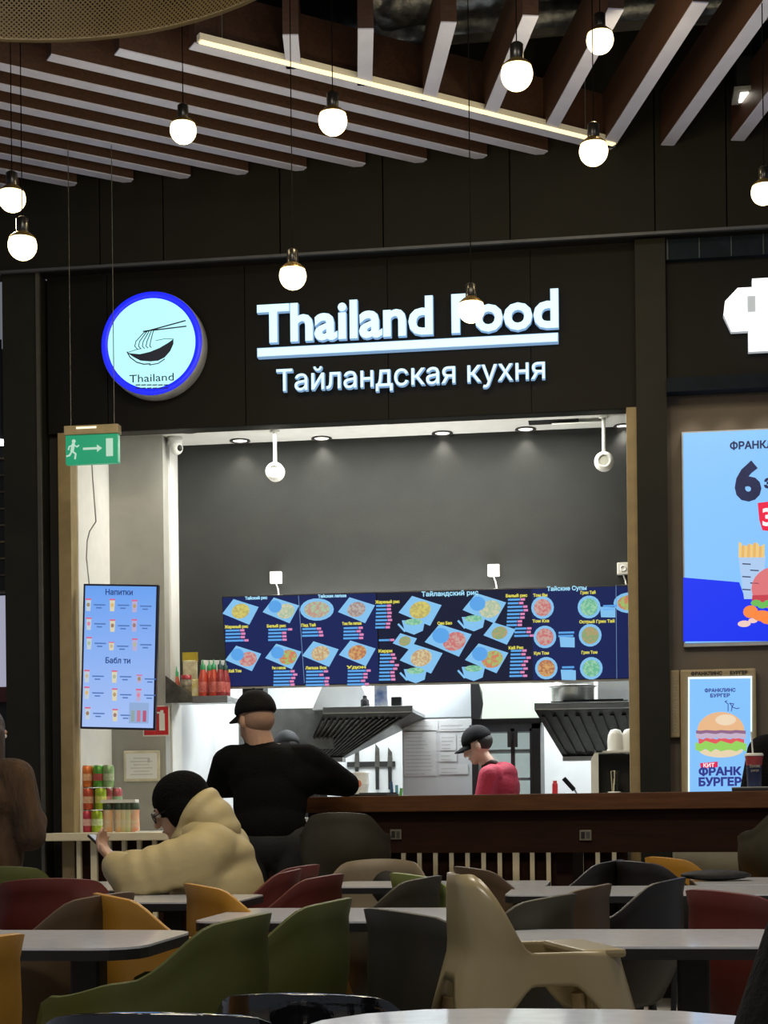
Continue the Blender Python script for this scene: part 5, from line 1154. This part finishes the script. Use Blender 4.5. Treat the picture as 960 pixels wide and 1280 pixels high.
# --- kitchen workers
def worker(px, D, rz_, label, shirt, collar, tilt, headz, bend=.0, facing_eyes=True, capbrim=True):
    q = PD(px, 1000, D); P = thing('person', label, 'person', (q.x, q.y, 0), YAW+rz_)
    hp, T, eu = head((0, .115+bend, headz), tilt, 0)
    ar = [('c', (-.18, .05, headz-.20), .05, (-.21, .10, headz-.45), .043), ('c', (-.21, .10, headz-.45), .04, (-.12, .32, headz-.52), .028), ('c', (.18, .05, headz-.20), .05, (.21, .10, headz-.45), .043), ('c', (.21, .10, headz-.45), .04, (.12, .32, headz-.52), .028)]
    lg_ = [('c', (-.09, 0, .86), .085, (-.10, .01, .46), .058), ('c', (-.10, .01, .46), .055, (-.10, -.03, .09), .04), ('c', (-.10, -.03, .05), .036, (-.10, .1, .035), .03), ('c', (.09, 0, .86), .085, (.10, .01, .46), .058), ('c', (.10, .01, .46), .055, (.10, -.03, .09), .04), ('c', (.10, -.03, .05), .036, (.10, .1, .035), .03)]
    tr = [('e', (0, 0, .90), (.155, .11, .13)), ('e', (0, .0, 1.06), (.15, .105, .18)), ('e', (0, .02, headz-.27), (.17, .115, .14)), ('c', (-.15, .04, headz-.19), .055, (.15, .04, headz-.19), .055), ('c', (0, .05, headz-.16), .055, (0, .095+bend, headz-.05), .05)]
    blob('body', hp+ar+lg_+tr+hand((-.12, .32, headz-.52), (.2, .9, -.2), (0, .2, 1), 1, .5)+hand((.12, .32, headz-.52), (-.2, .9, -.2), (0, .2, 1), -1, .5), .0075, M_skin2, P, 3)
    sv = [('e', (0, -.01, .95), (.175, .13, .14)), ('e', (0, -.01, 1.08), (.175, .13, .20)), ('e', (0, .0, headz-.29), (.195, .145, .16)), ('c', (-.16, .03, headz-.20), .072, (.16, .03, headz-.20), .072), ('e', (0, -.03, headz-.20), (.15, .10, .09)),
          ('c', (-.19, .05, headz-.21), .07, (-.21, .085, headz-.38), .064), ('c', (.19, .05, headz-.21), .07, (.21, .085, headz-.38), .064)]
    sh_ = blob('shirt', sv, .010, shirt, P, 4)
    blob('collar', [('c', (-.05, .03, headz-.125), .026, (.05, .03, headz-.125), .026), ('c', (-.055, .04, headz-.12), .024, (-.03, .10, headz-.145), .02), ('c', (.055, .04, headz-.12), .024, (.03, .10, headz-.145), .02)], .008, collar, sh_, 2)
    for sx_ in (-1, 1): MB().tube((sx_*.209, .082, headz-.375), (sx_*.211, .088, headz-.41), .067, .065, 20).build('cuff', collar, sh_)
    blob('trousers', [(k[0], k[1], k[2]+.016, k[3], k[4]+.02) for k in lg_ if k[1][2] > .1], .011, M_trs, P, 3); shoes(P, ((-.1, 0), (.1, 0)), M_shoe)
    blob('hair', [('e', T(0, -.027, .012), (.0775, .090, .072), eu)], .007, M_hair, P, 2)
    eyes(T, P); cap(T, eu, P, M_capm if capbrim else mat('grey_cap', (.035, .036, .038), .8), 1.03)
    return P
Mred = mat('crimson_shirt', (.42, .016, .050), .75, bump=.4, bscale=60); Mcol = mat('dark_collar', (.045, .020, .014), .8)
worker(624, 10.9, R(80), 'kitchen worker in crimson polo shirt and black cap looking down', Mred, Mcol, .42, 1.475, .03)
worker(366, 10.9, R(20), 'kitchen worker in grey cap mostly hidden behind the standing man', mat('dark_shirt', (.03, .03, .032), .8), Mcol, .3, 1.46, .02, capbrim=False)

# --- person in brown fur coat at the left edge
def simple_person(px, D, rz_, label, coat, headz, hairm, voxel=.009, long_hair=True, extra=None, coat_to=.55, arm=None, hdir=None):
    q = PD(px, 1000, D); P = thing('person', label, 'person', (q.x, q.y, 0), YAW+rz_)
    hp, T, eu = head((0, .04, headz), .12, 0)
    s0 = headz-.20
    hands_at = arm or [(-.16, .24, s0-.35), (.16, .24, s0-.35)]
    ar = []
    for sx_, hpos in zip((-1, 1), hands_at):
        el = ((sx_*.24), .02, s0-.28); ar += [('c', (sx_*.18, .0, s0), .05, el, .043), ('c', el, .04, hpos, .028)]
    lg_ = [('c', (sx_*.09, 0, .84), .085, (sx_*.1, .01, .45), .058) for sx_ in (-1, 1)]+[('c', (sx_*.1, .01, .45), .055, (sx_*.1, -.02, .09), .04) for sx_ in (-1, 1)]+[('c', (sx_*.1, -.02, .05), .036, (sx_*.1, .1, .035), .03) for sx_ in (-1, 1)]
    tr = [('e', (0, 0, .9), (.155, .11, .13)), ('e', (0, 0, (.9+s0)/2), (.15, .105, .2)), ('e', (0, 0, s0-.08), (.17, .11, .13)), ('c', (0, .0, s0+.02), .055, (0, .03, headz-.06), .05)]
    hdir = hdir or (0, .9, .2)
    hs = hand(hands_at[0], (hdir[0]+.2, hdir[1], hdir[2]), (0, -.2, 1), 1, .6)+hand(hands_at[1], (hdir[0]-.2, hdir[1], hdir[2]), (0, .7, .4), -1, .6)
    blob('body', hp+ar+lg_+tr+hs, .0075, M_skin, P, 3)
    cv = [('e', (0, -.01, s0-.10), (.225, .165, .17)), ('e', (0, -.01, (s0+coat_to)/2), (.21, .16, (s0-coat_to)/2)), ('c', (-.17, 0, s0), .085, (.17, 0, s0), .085), ('c', (-.13, 0, coat_to), .12, (.13, 0, coat_to), .12), ('e', (0, 0, s0+.07), (.11, .10, .06))]
    for sx_, hpos in zip((-1, 1), hands_at):
        el = ((sx_*.25), .02, s0-.28); hv = Vector(el).lerp(Vector(hpos), .8); cv += [('c', (sx_*.19, 0, s0-.01), .09, el, .078), ('c', el, .075, hv, .06)]
    blob('coat', cv, .011, coat, P, 3)
    blob('trousers', [(k[0], k[1], k[2]+.016, k[3], k[4]+.02) for k in lg_ if k[1][2] > .1], .012, M_trs, P, 3); shoes(P, ((-.1, 0), (.1, 0)), M_shoe)
    hr = [('e', T(0, -.03, .03), (.092, .098, .10), eu)]
    if long_hair: hr += [('c', T(-.07, -.03, .0), .04, T(-.09, -.04, -.22), .045), ('c', T(.07, -.03, .0), .04, T(.09, -.04, -.22), .045), ('c', T(0, -.07, .0), .06, T(0, -.09, -.22), .06)]
    blob('hair', hr, .009, hairm, P, 3); eyes(T, P)
    return P
Mfur = mat('brown_fur', (.085, .046, .022), .9, col2=(.030, .016, .009), scale=18, stretch=(1, 1, .25), bump=1., bscale=70)
simple_person(-20, 7.6, R(-25), 'person in long brown fur coat at the left frame edge', Mfur, 1.42, mat('brown_hair', (.035, .018, .010), .6, bump=.5, bscale=120, stretch=(1, 1, .2)), arm=[(-.20, .05, 1.00), (.25, .07, 1.02)], hdir=(0, .45, -.8))
Mjk = mat('black_fleece', (.007, .007, .007), .95, bump=.7, bscale=70, spec=.15)
simple_person(1003, 8.25, R(160), 'person in black jacket behind the bar at the right frame edge', Mjk, 1.53, M_hair, long_hair=False)
# --- near person at the lower right corner, seated
q = PD(1215, 1200, 2.15)
P6 = thing('person', 'person in fuzzy black jacket cut by the lower right corner', 'person', (q.x, q.y, 0), YAW+R(15))
hp, T, eu = head((0, .08, 1.20), .1, 0)
lg_ = [('c', (sx_*.09, .0, .50), .085, (sx_*.1, .42, .50), .06) for sx_ in (-1, 1)]+[('c', (sx_*.1, .42, .50), .055, (sx_*.1, .40, .09), .04) for sx_ in (-1, 1)]+[('c', (sx_*.1, .38, .05), .036, (sx_*.1, .5, .035), .03) for sx_ in (-1, 1)]
ar = [('c', (sx_*.18, .0, .98), .05, (sx_*.26, .02, .72), .043) for sx_ in (-1, 1)]+[('c', (sx_*.26, .02, .72), .04, (sx_*.12, .24, .70), .028) for sx_ in (-1, 1)]
blob('body', hp+lg_+ar+[('e', (0, 0, .58), (.16, .12, .14)), ('e', (0, 0, .82), (.165, .115, .2)), ('c', (0, 0, 1.0), .055, (0, .05, 1.12), .05)]+hand((-.12, .24, .70), (.3, .9, 0), (0, 0, 1), 1, .5)+hand((.12, .24, .70), (-.3, .9, 0), (0, 0, 1), -1, .5), .008, M_skin, P6, 3)
blob('jacket', [('e', (0, -.01, .62), (.20, .16, .2)), ('e', (0, -.01, .84), (.205, .15, .2)), ('c', (-.15, 0, .965), .075, (.15, 0, .965), .075), ('e', (0, .01, 1.04), (.10, .09, .06))]+[('c', (sx_*.18, 0, .95), .082, (sx_*.265, .02, .72), .075) for sx_ in (-1, 1)]+[('c', (sx_*.265, .02, .72), .072, (sx_*.15, .20, .70), .055) for sx_ in (-1, 1)], .011, Mjk, P6, 3)
blob('trousers', [(k[0], k[1], k[2]+.016, k[3], k[4]+.02) for k in lg_ if k[1][2] > .1], .012, M_trs, P6, 3); shoes(P6, ((-.1, .4), (.1, .4)), M_shoe); blob('hair', [('e', T(0, -.03, .03), (.088, .098, .10), eu)], .01, M_hair, P6, 2); eyes(T, P6)
cs = chair(1215, 0, 2.1, 'black', 15, 'black shell chair under the person at the lower right corner')
for k in ('xl', 'yt'):
    for s in (s1, s2, s3):
        if k in s: del s[k]
